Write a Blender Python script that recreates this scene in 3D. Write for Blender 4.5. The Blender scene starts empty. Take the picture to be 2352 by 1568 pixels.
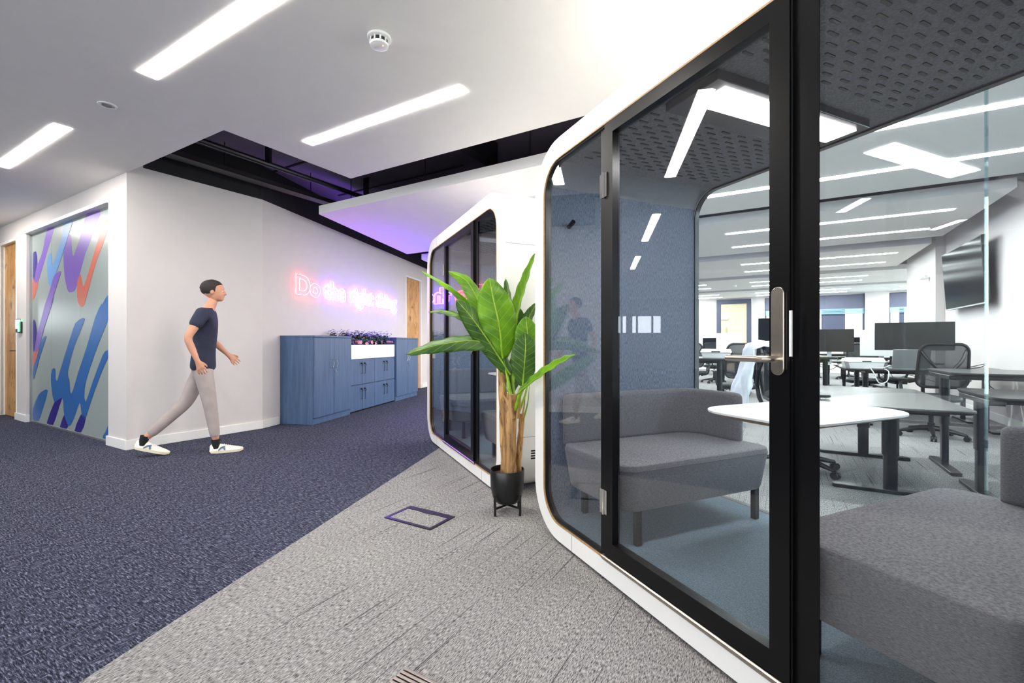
import bpy, bmesh, math, random
from mathutils import Vector, Matrix, noise as mnoise
random.seed(7)
S = bpy.context.scene
COL = S.collection
R = math.radians

# ------------------------------------------------------------------ camera, world, exposure
CAM_H = 1.10
cd = bpy.data.cameras.new('camera'); cd.sensor_width = 36.0; cd.lens = 16.0; cd.shift_y = 0.0009
cd.clip_start = 0.05; cd.clip_end = 200
cam = bpy.data.objects.new('camera', cd); COL.objects.link(cam)
cam.location = (0, 0, CAM_H); cam.rotation_euler = (R(90), 0, 0)
S.camera = cam
W = bpy.data.worlds.new('world'); S.world = W; W.use_nodes = True
W.node_tree.nodes['Background'].inputs[0].default_value = (0.88, 0.94, 1.0, 1)
W.node_tree.nodes['Background'].inputs[1].default_value = 3.0
vs = S.view_settings
vs.view_transform = 'Standard'; vs.look = 'None'; vs.gamma = 1.0; vs.use_curve_mapping = False
vs.exposure = 1.36
S.cycles.use_denoising = True
S.cycles.max_bounces = 10; S.cycles.transparent_max_bounces = 32; S.cycles.diffuse_bounces = 6
S.cycles.glossy_bounces = 5; S.cycles.sample_clamp_indirect = 6.0
S.cycles.caustics_reflective = False; S.cycles.caustics_refractive = False
STRIP_POWER = 30.0
SUN = None

# ------------------------------------------------------------------ frames of the place
TG = R(-30.5)     # room grid: x runs along the rafts, y into the office
TP = R(24.26)     # booths: x into the booth, y along its front
TW = R(-11.1)     # slanted wall with the sign: y along the wall, x out of it
C1 = Vector((-3.2, 5.835, 0))
def rotv(t, x, y, z=0): return Vector((x*math.cos(t)-y*math.sin(t), x*math.sin(t)+y*math.cos(t), z))
def G(u, n, z=0): return rotv(TG, u, n, z)
def P(q, p, z=0): return rotv(TP, q, p, z)
def Wl(d, t, z=0): return C1 + rotv(TW, d, t, z)
def at(px, py, Y): return Vector(((px-1176)/1045*Y, Y, CAM_H+(786-py)/1045*Y))
def lin(c):
    return tuple(((v/255)/12.92 if v/255 <= .04045 else (((v/255)+.055)/1.055)**2.4) for v in c) + (1,)

# ------------------------------------------------------------------ materials
MATS = {}
def nt(name):
    m = bpy.data.materials.new(name); m.use_nodes = True; MATS[name] = m
    return m, m.node_tree, m.node_tree.nodes['Principled BSDF']
def stretch(t, sc, kind='Object'):
    tc = t.nodes.new('ShaderNodeTexCoord'); mp = t.nodes.new('ShaderNodeMapping')
    mp.inputs['Scale'].default_value = sc; t.links.new(tc.outputs[kind], mp.inputs[0]); return mp.outputs[0]
def noise(t, vec, scale=1, detail=2, rough=.5, dist=0):
    n = t.nodes.new('ShaderNodeTexNoise'); n.inputs['Scale'].default_value = scale; n.inputs['Detail'].default_value = detail
    n.inputs['Roughness'].default_value = rough; n.inputs['Distortion'].default_value = dist
    t.links.new(vec, n.inputs['Vector']); return n.outputs[0]
def ramp(t, fac, stops):
    r = t.nodes.new('ShaderNodeValToRGB'); e = r.color_ramp.elements
    e[0].position, e[0].color = stops[0]; e[1].position, e[1].color = stops[-1]
    for p, c in stops[1:-1]:
        x = e.new(p); x.color = c
    t.links.new(fac, r.inputs[0]); return r.outputs[0]
def mixc(t, fac, a, b, mode='MIX'):
    m = t.nodes.new('ShaderNodeMix'); m.data_type = 'RGBA'; m.blend_type = mode
    for i, v in ((0, fac), (6, a), (7, b)):
        if hasattr(v, 'node'): t.links.new(v, m.inputs[i])
        else: m.inputs[i].default_value = v
    return m.outputs[2]
def bump(t, p, h, dist=.002, st=.5):
    b = t.nodes.new('ShaderNodeBump'); b.inputs['Distance'].default_value = dist; b.inputs['Strength'].default_value = st
    t.links.new(h, b.inputs['Height']); t.links.new(b.outputs[0], p.inputs['Normal'])
def plain(name, c, rough=.5, metal=0., var=.04, scale=6., bmp=0., spec=.5):
    m, t, p = nt(name); base = lin(c)
    v = noise(t, stretch(t, (scale,)*3), 1, 3)
    lo = tuple(x*(1-var) for x in base[:3])+(1,); hi = tuple(min(1, x*(1+var)) for x in base[:3])+(1,)
    t.links.new(ramp(t, v, [(.3, lo), (.7, hi)]), p.inputs['Base Color'])
    p.inputs['Roughness'].default_value = rough; p.inputs['Metallic'].default_value = metal
    p.inputs['Specular IOR Level'].default_value = spec
    if bmp: bump(t, p, noise(t, stretch(t, (scale*40,)*3), 1, 2), .001, bmp)
    return m
def emit(name, c, s, white=False):
    m, t, p = nt(name); p.inputs['Base Color'].default_value = (.8, .8, .8, 1)
    p.inputs['Emission Color'].default_value = c + (1,) if len(c) == 3 else c
    p.inputs['Emission Strength'].default_value = s; return m
def grain(name, a, b, sc, rough=.5, knots=None, planks=None):
    m, t, p = nt(name)
    v = noise(t, stretch(t, sc), 1, 4, .6, .6)
    col = ramp(t, v, [(.3, lin(a)), (.7, lin(b))])
    if knots:
        k = noise(t, stretch(t, knots[0]), 1, 3, .6, 1.2)
        col = mixc(t, ramp(t, k, [(.56, (0, 0, 0, 1)), (.72, (1, 1, 1, 1))]), col, lin(knots[1]))
    t.links.new(col, p.inputs['Base Color']); p.inputs['Roughness'].default_value = rough
    return m
def fabric(name, a, b, sc, rough=.95, bm=.6, w=(900, 900, 900)):
    m, t, p = nt(name)
    v = noise(t, stretch(t, sc), 1, 3, .7); f = noise(t, stretch(t, w), 1, 1)
    col = ramp(t, v, [(.33, lin(a)), (.67, lin(b))])
    col = mixc(t, .35, col, ramp(t, f, [(.3, (.25, .25, .25, 1)), (.7, (1, 1, 1, 1))]), 'MULTIPLY')
    t.links.new(col, p.inputs['Base Color']); p.inputs['Roughness'].default_value = rough
    p.inputs['Specular IOR Level'].default_value = .2
    p.inputs['Sheen Weight'].default_value = .15
    bump(t, p, v, .002, bm); return m
def glass(name, tint, r0=.04, rough=0.):
    m = bpy.data.materials.new(name); m.use_nodes = True; t = m.node_tree; t.nodes.clear(); MATS[name] = m
    N = t.nodes.new; L = t.links.new
    out = N('ShaderNodeOutputMaterial'); mx = N('ShaderNodeMixShader'); tr = N('ShaderNodeBsdfTransparent'); gl = N('ShaderNodeBsdfGlossy')
    tr.inputs[0].default_value = tint; gl.inputs['Roughness'].default_value = rough; gl.inputs['Color'].default_value = (1, 1, 1, 1)
    g = N('ShaderNodeNewGeometry'); d = N('ShaderNodeVectorMath'); d.operation = 'DOT_PRODUCT'
    L(g.outputs['Normal'], d.inputs[0]); L(g.outputs['Incoming'], d.inputs[1])
    def mt(op, a, b=None):
        q = N('ShaderNodeMath'); q.operation = op
        for i, v in enumerate((a, b)):
            if v is None: continue
            if hasattr(v, 'node'): L(v, q.inputs[i])
            else: q.inputs[i].default_value = v
        return q.outputs[0]
    c = mt('ABSOLUTE', d.outputs['Value']); f = mt('POWER', mt('SUBTRACT', 1, c), 5)
    fac = mt('ADD', mt('MULTIPLY', f, 1-r0), r0)
    L(fac, mx.inputs[0]); L(tr.outputs[0], mx.inputs[1]); L(gl.outputs[0], mx.inputs[2]); L(mx.outputs[0], out.inputs[0])
    return m

plain('wall_paint', (214, 208, 205), .7, var=.015, bmp=.06)
plain('ceiling_paint', (240, 238, 234), .8, var=.012)
plain('white_metal', (236, 235, 231), .38, var=.01)
plain('skirting_white', (238, 236, 232), .4, var=.01)
plain('black_soffit', (24, 24, 27), .75, var=.2, scale=2)
plain('slab_grey', (112, 106, 122), .7, var=.2, scale=1.5)
plain('black_metal', (13, 14, 18), .32, var=.1)
plain('black_satin', (7, 7, 8), .3, var=.1, spec=.25)
plain('dark_metal', (52, 50, 50), .35, .6, var=.1)
plain('chrome', (210, 208, 204), .12, 1.0, var=.02)
plain('brushed_steel', (196, 186, 172), .28, 1.0, var=.05, scale=30)
plain('white_laminate', (242, 241, 240), .3, var=.01)
plain('white_plastic', (232, 232, 230), .4, var=.01)
plain('grey_plastic', (120, 122, 124), .45)
plain('black_plastic', (22, 23, 26), .45, var=.1)
plain('desk_dark', (74, 72, 72), .26, var=.08, scale=3)
plain('desk_grey', (112, 110, 107), .22, var=.03, scale=3)
plain('desk_edge', (46, 42, 42), .4)
plain('pot_black', (14, 14, 15), .35, var=.05)
plain('soil', (62, 48, 24), .95, var=.5, scale=60, bmp=1)
plain('ply_edge', (176, 142, 98), .5, var=.14, scale=60)
plain('skin', (202, 146, 118), .5, var=.05, scale=14)
plain('skin_dark', (120, 62, 50), .5)
plain('hair', (40, 33, 32), .7, var=.4, scale=90, bmp=.8)
plain('tee_navy', (42, 46, 66), .9, var=.15, scale=12, bmp=.4)
plain('trouser', (168, 156, 152), .9, var=.08, scale=12, bmp=.4)
plain('shoe_white', (238, 234, 222), .5, var=.03)
plain('shoe_sole', (226, 216, 190), .6)
plain('shoe_blue', (92, 118, 150), .6)
plain('sock_black', (24, 24, 26), .9)
plain('jacket_white', (232, 236, 246), .75, var=.04, scale=9, bmp=.3)
plain('screen_black', (24, 25, 30), .14, var=.05, spec=.06)
plain('screen_grey', (60, 58, 56), .22, var=.05)
plain('paper', (240, 240, 238), .8)
plain('paper_lime', (190, 214, 60), .8)
plain('paper_blue', (70, 96, 190), .8)
plain('stone_pale', (232, 228, 205), .9, var=.25, scale=5, bmp=.5)
plain('window_frame', (70, 74, 96), .5)
plain('blind_grey', (96, 98, 116), .8, var=.05)
plain('blind_blue', (128, 168, 196), .6)
plain('leaf_dark', (46, 74, 34), .4, var=.5, scale=30)
plain('leaf_mid', (78, 116, 44), .4, var=.4, scale=30)
plain('flower_violet', (84, 64, 186), .6, var=.3, scale=40)
plain('flower_pink', (226, 160, 176), .6, var=.3, scale=40)
plain('vinyl_violet', (122, 94, 176), .35, var=.02)
plain('vinyl_indigo', (42, 28, 124), .35, var=.02)
plain('vinyl_coral', (194, 104, 88), .35, var=.02)
plain('vinyl_sky', (110, 150, 200), .35, var=.02)
plain('vinyl_blue', (44, 98, 162), .35, var=.02)
plain('frosted', (150, 160, 157), .28, var=.02, scale=1)
plain('door_beige', (222, 200, 168), .5, var=.05)
plain('silver', (188, 190, 192), .3, .8)
plain('red_plastic', (200, 40, 30), .4)
grain('cabinet_blue', (56, 80, 116), (76, 102, 138), (26, 26, 1.6), .42)
grain('door_wood', (176, 120, 60), (222, 172, 104), (5, 5, 1.6), .42, knots=((9, 9, 5), (120, 76, 40)))
grain('bark', (112, 74, 40), (206, 164, 108), (38, 38, 5), .85, knots=((22, 22, 7), (66, 40, 22)))
fabric('sofa_grey', (74, 74, 80), (134, 132, 134), (110, 110, 900), .95, .8)
fabric('felt', (70, 80, 96), (132, 142, 158), (220, 220, 46), .98, .8)
fabric('felt_ceiling', (84, 84, 88), (136, 136, 140), (120, 120, 120), .98, .8)
fabric('pod_carpet', (70, 88, 104), (128, 148, 162), (260, 260, 260), .98, .6)
glass('back_glass', (.915, .975, .985, 1), .045)
glass('clear_glass', (.93, .955, .95, 1))
glass('booth_glass', (.955, .965, .975, 1), .045)
glass('acrylic', (.97, .97, .985, 1), .015, .35)
glass('edge_glass', (.80, .92, .94, 1), .12)
emit('strip_light', (1, .955, .895), STRIP_POWER)
emit('strip_light_office', (1, .97, .93), STRIP_POWER*1.3)
emit('booth_lamp', (1, .965, .96), 22)
emit('neon_violet', (.17, .035, 1.0), 33)
emit('neon_red', (1.0, .05, .07), 8)
emit('led_green', (.05, 1, .3), 3)
emit('led_red', (1, .08, .04), 4)
emit('led_blue', (.35, .25, 1), 5)
emit('reader_screen', (.35, .4, .38), .6)
for s_n in ('screen_black', 'screen_grey'): MATS[s_n].node_tree.nodes['Principled BSDF'].inputs['IOR'].default_value = 1.15
# grey carpet: short light and dark dashes along the grain plus long dark seams
m, t, p = nt('carpet_grey')
a = noise(t, stretch(t, (300, 52, 1)), 1, 2, .7); b = noise(t, stretch(t, (150, 1.2, 1)), 1, 1, .5)
big = noise(t, stretch(t, (2.2, 2.2, 1)), 1, 2)
c = ramp(t, a, [(.32, lin((52, 52, 56))), (.47, lin((134, 132, 131))), (.68, lin((192, 190, 187)))])
c = mixc(t, ramp(t, b, [(.62, (0, 0, 0, 1)), (.72, (.8, .8, .8, 1))]), c, lin((44, 44, 50)))
c = mixc(t, .5, c, ramp(t, big, [(.3, (.8, .8, .82, 1)), (.7, (1, 1, 1, 1))]), 'MULTIPLY')
t.links.new(c, p.inputs['Base Color']); p.inputs['Roughness'].default_value = 1; p.inputs['Specular IOR Level'].default_value = .1
bump(t, p, a, .001, .3)
# blue carpet: dark ground, pale broken threads in both directions
m, t, p = nt('carpet_blue')
a = noise(t, stretch(t, (26, 170, 1)), 1, 2, .75); b = noise(t, stretch(t, (170, 26, 1)), 1, 2, .75)
mask = noise(t, stretch(t, (18, 18, 1)), 1, 3, .7); seam = noise(t, stretch(t, (1.5, 40, 1)), 1, 2)
ca = ramp(t, a, [(.38, lin((26, 28, 40))), (.53, lin((62, 65, 82))), (.66, lin((128, 130, 150)))])
cb = ramp(t, b, [(.38, lin((26, 28, 40))), (.53, lin((62, 65, 82))), (.66, lin((128, 130, 150)))])
c = mixc(t, ramp(t, mask, [(.50, (0, 0, 0, 1)), (.62, (1, 1, 1, 1))]), ca, cb)
c = mixc(t, ramp(t, seam, [(.56, (0, 0, 0, 1)), (.66, (.3, .3, .3, 1))]), c, lin((40, 42, 58)))
t.links.new(c, p.inputs['Base Color']); p.inputs['Roughness'].default_value = 1; p.inputs['Specular IOR Level'].default_value = .1
bump(t, p, a, .001, .3)
# banana leaf: pale midrib and side veins from the leaf's own coordinates
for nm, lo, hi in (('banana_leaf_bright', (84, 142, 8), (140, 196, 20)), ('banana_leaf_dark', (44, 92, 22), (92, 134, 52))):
    m, t, p = nt(nm)
    tc = t.nodes.new('ShaderNodeTexCoord'); sp = t.nodes.new('ShaderNodeSeparateXYZ'); t.links.new(tc.outputs['UV'], sp.inputs[0])
    def mm(op, a_, b_=None):
        q = t.nodes.new('ShaderNodeMath'); q.operation = op
        for i, v in enumerate((a_, b_)):
            if v is None: continue
            if hasattr(v, 'node'): t.links.new(v, q.inputs[i])
            else: q.inputs[i].default_value = v
        return q.outputs[0]
    off = mm('ABSOLUTE', mm('SUBTRACT', sp.outputs[0], .5))
    ph = mm('SUBTRACT', mm('MULTIPLY', sp.outputs[1], 9.0), mm('MULTIPLY', off, 3.2))
    fr = mm('ABSOLUTE', mm('SUBTRACT', mm('FRACT', ph), .5))
    vein = mm('LESS_THAN', fr, .028); rib = mm('LESS_THAN', off, .018)
    fine = mm('MULTIPLY', mm('ADD', mm('SINE', mm('MULTIPLY', ph, 50)), 1), .5)
    v = noise(t, stretch(t, (9, 9, 9)), 1, 3)
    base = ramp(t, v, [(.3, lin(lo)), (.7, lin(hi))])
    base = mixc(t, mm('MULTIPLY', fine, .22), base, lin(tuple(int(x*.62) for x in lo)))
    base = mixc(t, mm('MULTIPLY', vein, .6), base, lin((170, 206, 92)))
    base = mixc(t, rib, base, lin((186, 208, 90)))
    t.links.new(base, p.inputs['Base Color']); p.inputs['Roughness'].default_value = .38
    p.inputs['Subsurface Weight'].default_value = .0
    tl = t.nodes.new('ShaderNodeBsdfTranslucent'); t.links.new(base, tl.inputs[0])
    mx = t.nodes.new('ShaderNodeMixShader'); mx.inputs[0].default_value = .35
    o = t.nodes['Material Output']; t.links.new(p.outputs[0], mx.inputs[1]); t.links.new(tl.outputs[0], mx.inputs[2]); t.links.new(mx.outputs[0], o.inputs[0])
plain('banana_stem', (136, 176, 30), .45, var=.3, scale=14)
# chair mesh: fine see-through weave
m, t, p = nt('chair_mesh')
p.inputs['Base Color'].default_value = lin((58, 60, 64)); p.inputs['Roughness'].default_value = .8; p.inputs['Alpha'].default_value = .62

# ------------------------------------------------------------------ mesh helpers
def rrect(x0, x1, y0, y1, r, seg=6):
    pts = []
    r = min(r, (x1-x0)/2-1e-4, (y1-y0)/2-1e-4)
    for cx, cy, a0 in ((x1-r, y1-r, 0), (x0+r, y1-r, 90), (x0+r, y0+r, 180), (x1-r, y0+r, 270)):
        for i in range(seg+1):
            a = R(a0+90*i/seg); pts.append((cx+r*math.cos(a), cy+r*math.sin(a)))
    return pts
class MB:
    def __init__(s): s.bm = bmesh.new()
    def loft(s, rings, cap=True, loop=False):
        V = [[s.bm.verts.new(v) for v in r] for r in rings]; n = len(V[0])
        pairs = list(zip(V, V[1:])) + ([(V[-1], V[0])] if loop else [])
        for a, b in pairs:
            for i in range(n):
                j = (i+1) % n
                try: s.bm.faces.new((a[i], a[j], b[j], b[i]))
                except ValueError: pass
        if cap and not loop:
            for r in (V[0][::-1], V[-1]):
                if n > 2:
                    try: s.bm.faces.new(r)
                    except ValueError: pass
        return s
    def box(s, x0, x1, y0, y1, z0, z1):
        return s.loft([[(x0, y0, z), (x1, y0, z), (x1, y1, z), (x0, y1, z)] for z in (z0, z1)])
    def prism(s, pts, z0, z1): return s.loft([[(x, y, z) for x, y in pts] for z in (z0, z1)])
    def prismx(s, pts, x0, x1): return s.loft([[(x, a, b) for a, b in pts] for x in (x0, x1)])
    def prismy(s, pts, y0, y1): return s.loft([[(a, y, b) for a, b in pts] for y in (y0, y1)])
    def ringx(s, outer, inner, x0, x1):
        return s.loft([[(x0, a, b) for a, b in outer], [(x1, a, b) for a, b in outer], [(x1, a, b) for a, b in inner], [(x0, a, b) for a, b in inner]], loop=True)
    def lathe(s, prof, c=(0, 0), seg=24):
        return s.loft([[(c[0]+r*math.cos(2*math.pi*i/seg), c[1]+r*math.sin(2*math.pi*i/seg), z) for i in range(seg)] for r, z in prof])
    def tube(s, pts, r, seg=8, closed=False, cap=True, flat=1.0):
        pts = [Vector(p) for p in pts]; n = len(pts)
        rr = r if isinstance(r, (list, tuple)) else [r]*n
        rings = []; prev = None
        for i, p in enumerate(pts):
            if closed: d = pts[(i+1) % n]-pts[i-1]
            else: d = pts[min(i+1, n-1)]-pts[max(i-1, 0)]
            if d.length < 1e-9: d = Vector((0, 0, 1))
            d.normalize()
            if prev is None:
                a = Vector((0, 0, 1)) if abs(d.z) < .9 else Vector((1, 0, 0))
                x = d.cross(a).normalized()
            else:
                x = (prev - d*prev.dot(d))
                x = x.normalized() if x.length > 1e-6 else d.cross(Vector((0, 0, 1))).normalized()
            prev = x; y = d.cross(x)
            rings.append([p + x*math.cos(2*math.pi*k/seg)*rr[i] + y*math.sin(2*math.pi*k/seg)*rr[i]*flat for k in range(seg)])
        return s.loft(rings, cap=cap and not closed, loop=closed)
    def ball(s, c, rx, ry=None, rz=None, u=12, v=8):
        ry = ry or rx; rz = rz or rx; c = Vector(c); rings = []
        for i in range(v+1):
            a = -math.pi/2+math.pi*i/v; rad = max(math.cos(a), .02)
            rings.append([c+Vector((rx*rad*math.cos(2*math.pi*k/u), ry*rad*math.sin(2*math.pi*k/u), rz*math.sin(a))) for k in range(u)])
        return s.loft(rings)
    def soft(s, x0, x1, y0, y1, z0, z1, rp, re, taper=0., seg=6):
        """box with rounded plan corners and rounded top and bottom edges; taper draws the bottom in"""
        rings = []
        K = 5
        def ring(ins, z):
            f = taper*(1-(z-z0)/(z1-z0)); i = ins+f
            rings.append([(x, y, z) for x, y in rrect(x0+i, x1-i, y0+i, y1-i, max(rp-ins, .004), seg)])
        for k in range(K+1):
            a = math.pi/2*k/K; ring(re*(1-math.sin(a)), z0+re*(1-math.cos(a)))
        for k in range(K+1):
            a = math.pi/2*k/K; ring(re*(1-math.cos(a)), z1-re*(1-math.sin(a)))
        return s.loft(rings)
    def xf(s, M):
        bmesh.ops.transform(s.bm, matrix=M, verts=s.bm.verts); return s
    def mesh(s, name, mat, smooth=True, ang=35):
        bmesh.ops.recalc_face_normals(s.bm, faces=s.bm.faces)
        me = bpy.data.meshes.new(name); s.bm.to_mesh(me); s.bm.free()
        for mname in (mat if isinstance(mat, (list, tuple)) else [mat]): me.materials.append(MATS[mname])
        if smooth:
            me.polygons.foreach_set('use_smooth', [True]*len(me.polygons)); me.set_sharp_from_angle(angle=R(ang))
        return me
    def build(s, name, mat, parent=None, loc=None, rz=0., bevel=0., smooth=True, ang=35, label=None):
        o = bpy.data.objects.new(name, s.mesh(name, mat, smooth, ang)); COL.objects.link(o)
        if parent: o.parent = parent
        if loc is not None: o.location = loc
        o.rotation_euler.z = rz
        if bevel:
            b = o.modifiers.new('bevel', 'BEVEL'); b.width = bevel; b.segments = 2; b.limit_method = 'ANGLE'; b.angle_limit = R(40)
        if label: o['label'] = label
        return o
def tag(o, label, cat, group=None, kind=None):
    o['label'] = label; o['category'] = cat
    if group: o['group'] = group
    if kind: o['kind'] = kind
    return o
def struct(o): o['kind'] = 'structure'; return o
def thing(name, label, cat, loc, rz=0., group=None):
    o = bpy.data.objects.new(name, None); o.empty_display_size = .1; COL.objects.link(o)
    o.location = loc; o.rotation_euler.z = rz
    return tag(o, label, cat, group)
def copy_tree(o, parent=None):
    c = o.copy(); COL.objects.link(c); c.parent = parent
    for ch in o.children: copy_tree(ch, c)
    return c
def dup(o, label, loc, rz, group=None):
    c = copy_tree(o); c.location = loc; c.rotation_euler.z = rz; c['label'] = label
    if group: c['group'] = group
    return c
STROKES = [
    ('violet', [(-8.353, 2.59), (-8.079, 2.59), (-8.302, 2.339), (-8.688, 1.933), (-8.78, 1.915), (-8.854, 1.932), (-8.891, 2.02), (-8.816, 2.125), (-8.754, 2.301), (-8.725, 2.183), (-8.67, 2.197), (-8.51, 2.337)]),
    ('indigo', [(-8.917, 2.022), (-8.917, 2.317), (-8.854, 2.348), (-8.798, 2.348), (-8.761, 2.302), (-8.743, 2.185), (-8.816, 2.063), (-8.872, 1.957)]),
    ('coral', [(-8.917, 1.991), (-8.854, 1.932), (-8.78, 1.915), (-8.688, 1.933), (-8.761, 1.816), (-8.917, 1.678)]),
    ('sky', [(-7.714, 2.59), (-7.444, 2.59), (-7.554, 2.447), (-7.813, 2.176), (-7.972, 2.02), (-8.101, 1.904), (-8.201, 1.824), (-8.285, 1.882), (-8.343, 2.085), (-8.319, 2.212), (-8.234, 2.268), (-8.184, 2.246), (-8.151, 2.11), (-8.101, 2.122), (-7.972, 2.247), (-7.813, 2.411)]),
    ('violet', [(-7.972, 1.992), (-7.829, 1.992), (-7.972, 1.838), (-8.201, 1.589), (-8.063, 1.695), (-8.444, 1.307), (-8.654, 1.039), (-8.762, 0.966), (-8.85, 0.965), (-8.828, 1.096), (-8.762, 1.233), (-8.697, 1.254), (-8.59, 1.395), (-8.341, 1.709), (-8.422, 1.598), (-8.234, 1.785), (-8.101, 1.939)]),
    ('indigo', [(-8.908, 1.009), (-8.908, 1.388), (-8.828, 1.394), (-8.784, 1.327), (-8.753, 1.233), (-8.806, 1.082), (-8.863, 0.972)]),
    ('violet', [(-7.015, 2.59), (-6.607, 2.59), (-6.688, 2.462), (-7.055, 2.124), (-7.306, 1.785), (-7.392, 1.725), (-7.509, 1.714), (-7.614, 1.749), (-7.705, 1.921), (-7.751, 2.147), (-7.745, 2.325), (-7.674, 2.417), (-7.554, 2.43), (-7.494, 2.396), (-7.465, 2.229), (-7.421, 2.149), (-7.349, 2.207), (-7.193, 2.36)]),
    ('coral', [(-6.345, 2.457), (-6.364, 2.36), (-6.713, 2.02), (-6.948, 1.71), (-7.055, 1.57), (-7.007, 1.641), (-7.071, 1.545), (-7.169, 1.521), (-7.253, 1.577), (-7.293, 1.655), (-7.292, 1.645), (-7.3, 1.806), (-7.235, 1.897), (-7.193, 1.915), (-7.151, 1.859), (-7.11, 1.762), (-7.028, 1.819), (-6.713, 2.203), (-6.538, 2.402), (-6.465, 2.452)]),
    ('indigo', [(-6.225, 2.553), (-6.286, 2.535), (-6.357, 2.438), (-6.364, 2.302), (-6.322, 2.102), (-6.275, 1.971), (-6.225, 1.908)]),
    ('blue', [(-6.225, 1.639), (-6.345, 1.636), (-6.465, 1.583), (-6.55, 1.52), (-6.563, 1.535), (-6.742, 1.386), (-6.991, 1.047), (-7.253, 0.742), (-7.423, 0.518), (-7.492, 0.476), (-7.527, 0.526), (-7.545, 0.642), (-7.598, 0.737), (-7.388, 1.045), (-7.186, 1.235), (-7.055, 1.38), (-7.186, 1.38), (-7.32, 1.339), (-7.423, 1.264), (-7.892, 0.708), (-7.967, 0.611), (-8.025, 0.635), (-8.025, 0.744), (-8.083, 0.769), (-8.161, 0.74), (-8.201, 0.628), (-8.161, 0.465), (-8.102, 0.359), (-8.025, 0.337), (-7.78, 0.406), (-7.743, 0.25), (-7.688, 0.162), (-7.598, 0.078), (-7.51, 0.086), (-7.388, 0.187), (-7.219, 0.378), (-7.169, 0.318), (-7.136, 0.22), (-7.055, 0.196), (-6.991, 0.257), (-6.742, 0.567), (-6.49, 0.838), (-6.291, 1.014), (-6.418, 1.009), (-6.533, 0.955), (-6.834, 0.623), (-7.023, 0.403), (-7.065, 0.55), (-6.896, 0.803), (-6.592, 1.144), (-6.225, 1.509)]),
    ('blue', [(-8.362, 1.177), (-8.485, 1.16), (-8.612, 1.082), (-8.881, 0.805), (-8.881, 0.586), (-8.612, 0.925)]),
    ('coral', [(-8.89, 0.979), (-8.762, 0.966), (-8.646, 1.025), (-8.89, 0.758)]),
    ('blue', [(-8.313, 0.468), (-8.527, 0.445), (-8.697, 0.378), (-8.908, 0.191), (-8.908, 0.03), (-8.689, 0.03), (-8.527, 0.19)]),
    ('indigo', [(-7.67, 0.529), (-7.78, 0.523), (-7.854, 0.482), (-8.083, 0.319), (-8.362, 0.03), (-8.122, 0.03), (-7.892, 0.292)]),
    ('indigo', [(-7.337, 0.347), (-7.527, 0.333), (-7.634, 0.271), (-7.873, 0.03), (-7.634, 0.03), (-7.423, 0.235)]),
    ('indigo', [(-7.136, 0.246), (-7.029, 0.198), (-7.169, 0.03), (-7.371, 0.03), (-7.219, 0.201)]),
    ('blue', [(-6.225, 0.268), (-6.361, 0.203), (-6.447, 0.114), (-6.533, 0.03), (-6.272, 0.03), (-6.225, 0.03)]),
]

# ================================================================== THE SETTING
CEIL = 2.84; WT = 2.93; SLAB = 3.38
# boundary between the two carpets runs parallel to the slanted wall
def toG(v): return (v.x*math.cos(TG)+v.y*math.sin(TG), -v.x*math.sin(TG)+v.y*math.cos(TG))
b0 = toG(Vector((-1.12, 2.9, 0)) - rotv(TW, 0, 12)); b1 = toG(Vector((-1.12, 2.9, 0)) + rotv(TW, 0, 14))
struct(MB().prism([b0, b1, (-24, b1[1]+4), (-24, b0[1])], -.06, 0).build('floor', 'carpet_blue', rz=TG))
struct(MB().prism([b0, (10, b0[1]), (10, 21), (-24, 21), (-24, b1[1]+4), b1], -.06, 0).build('floor', 'carpet_grey', rz=TG))
# suspended rafts
def raft(pts, th=.113): return struct(MB().prism(pts, CEIL, CEIL+th).build('ceiling', 'ceiling_paint', rz=TG, smooth=False))
raft([(-3.93, 3.296), (-3.93, 2.016), (-10.15, 2.016), (-10.15, -6.2), (2.29, -6.2), (2.29, 3.296)])
raft([(-5.397, 3.993), (2.29, 3.993), (2.29, 6.687), (-6.34, 6.687)])
raft([(-6.49, 7.27), (2.29, 7.27), (2.29, 9.97), (-7.43, 9.97)])
raft([(-8.7, 10.62), (2.29, 10.62), (2.29, 13.36), (-8.7, 13.36)])
raft([(-8.7, 13.97), (5.6, 13.97), (5.6, 16.7), (-8.7, 16.7)])
raft([(-8.7, 17.3), (5.6, 17.3), (5.6, 20), (-8.7, 20)])
raft([(-17.5, -6.2), (-10.7, -6.2), (-10.7, 5), (-17.5, 5)])
struct(MB().box(-18.5, 7, -10, 21, SLAB, SLAB+.1).build('ceiling', 'slab_grey', rz=TG))
# slab joints (dark lines) seen in the gap over the left wall
for k in range(3):
    struct(MB().box(-5.9, -3.5, 2.5+k*1.1, 2.53+k*1.1, SLAB-.012, SLAB).build('trim_1', 'black_soffit', rz=TG))
# beams in the black void between rafts
for u in (-2.9, -.9, 1.3):
    struct(MB().box(u, u+.12, 2.9, 4.4, 3.12, SLAB).build('trim_2', 'black_metal', rz=TG))
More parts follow.
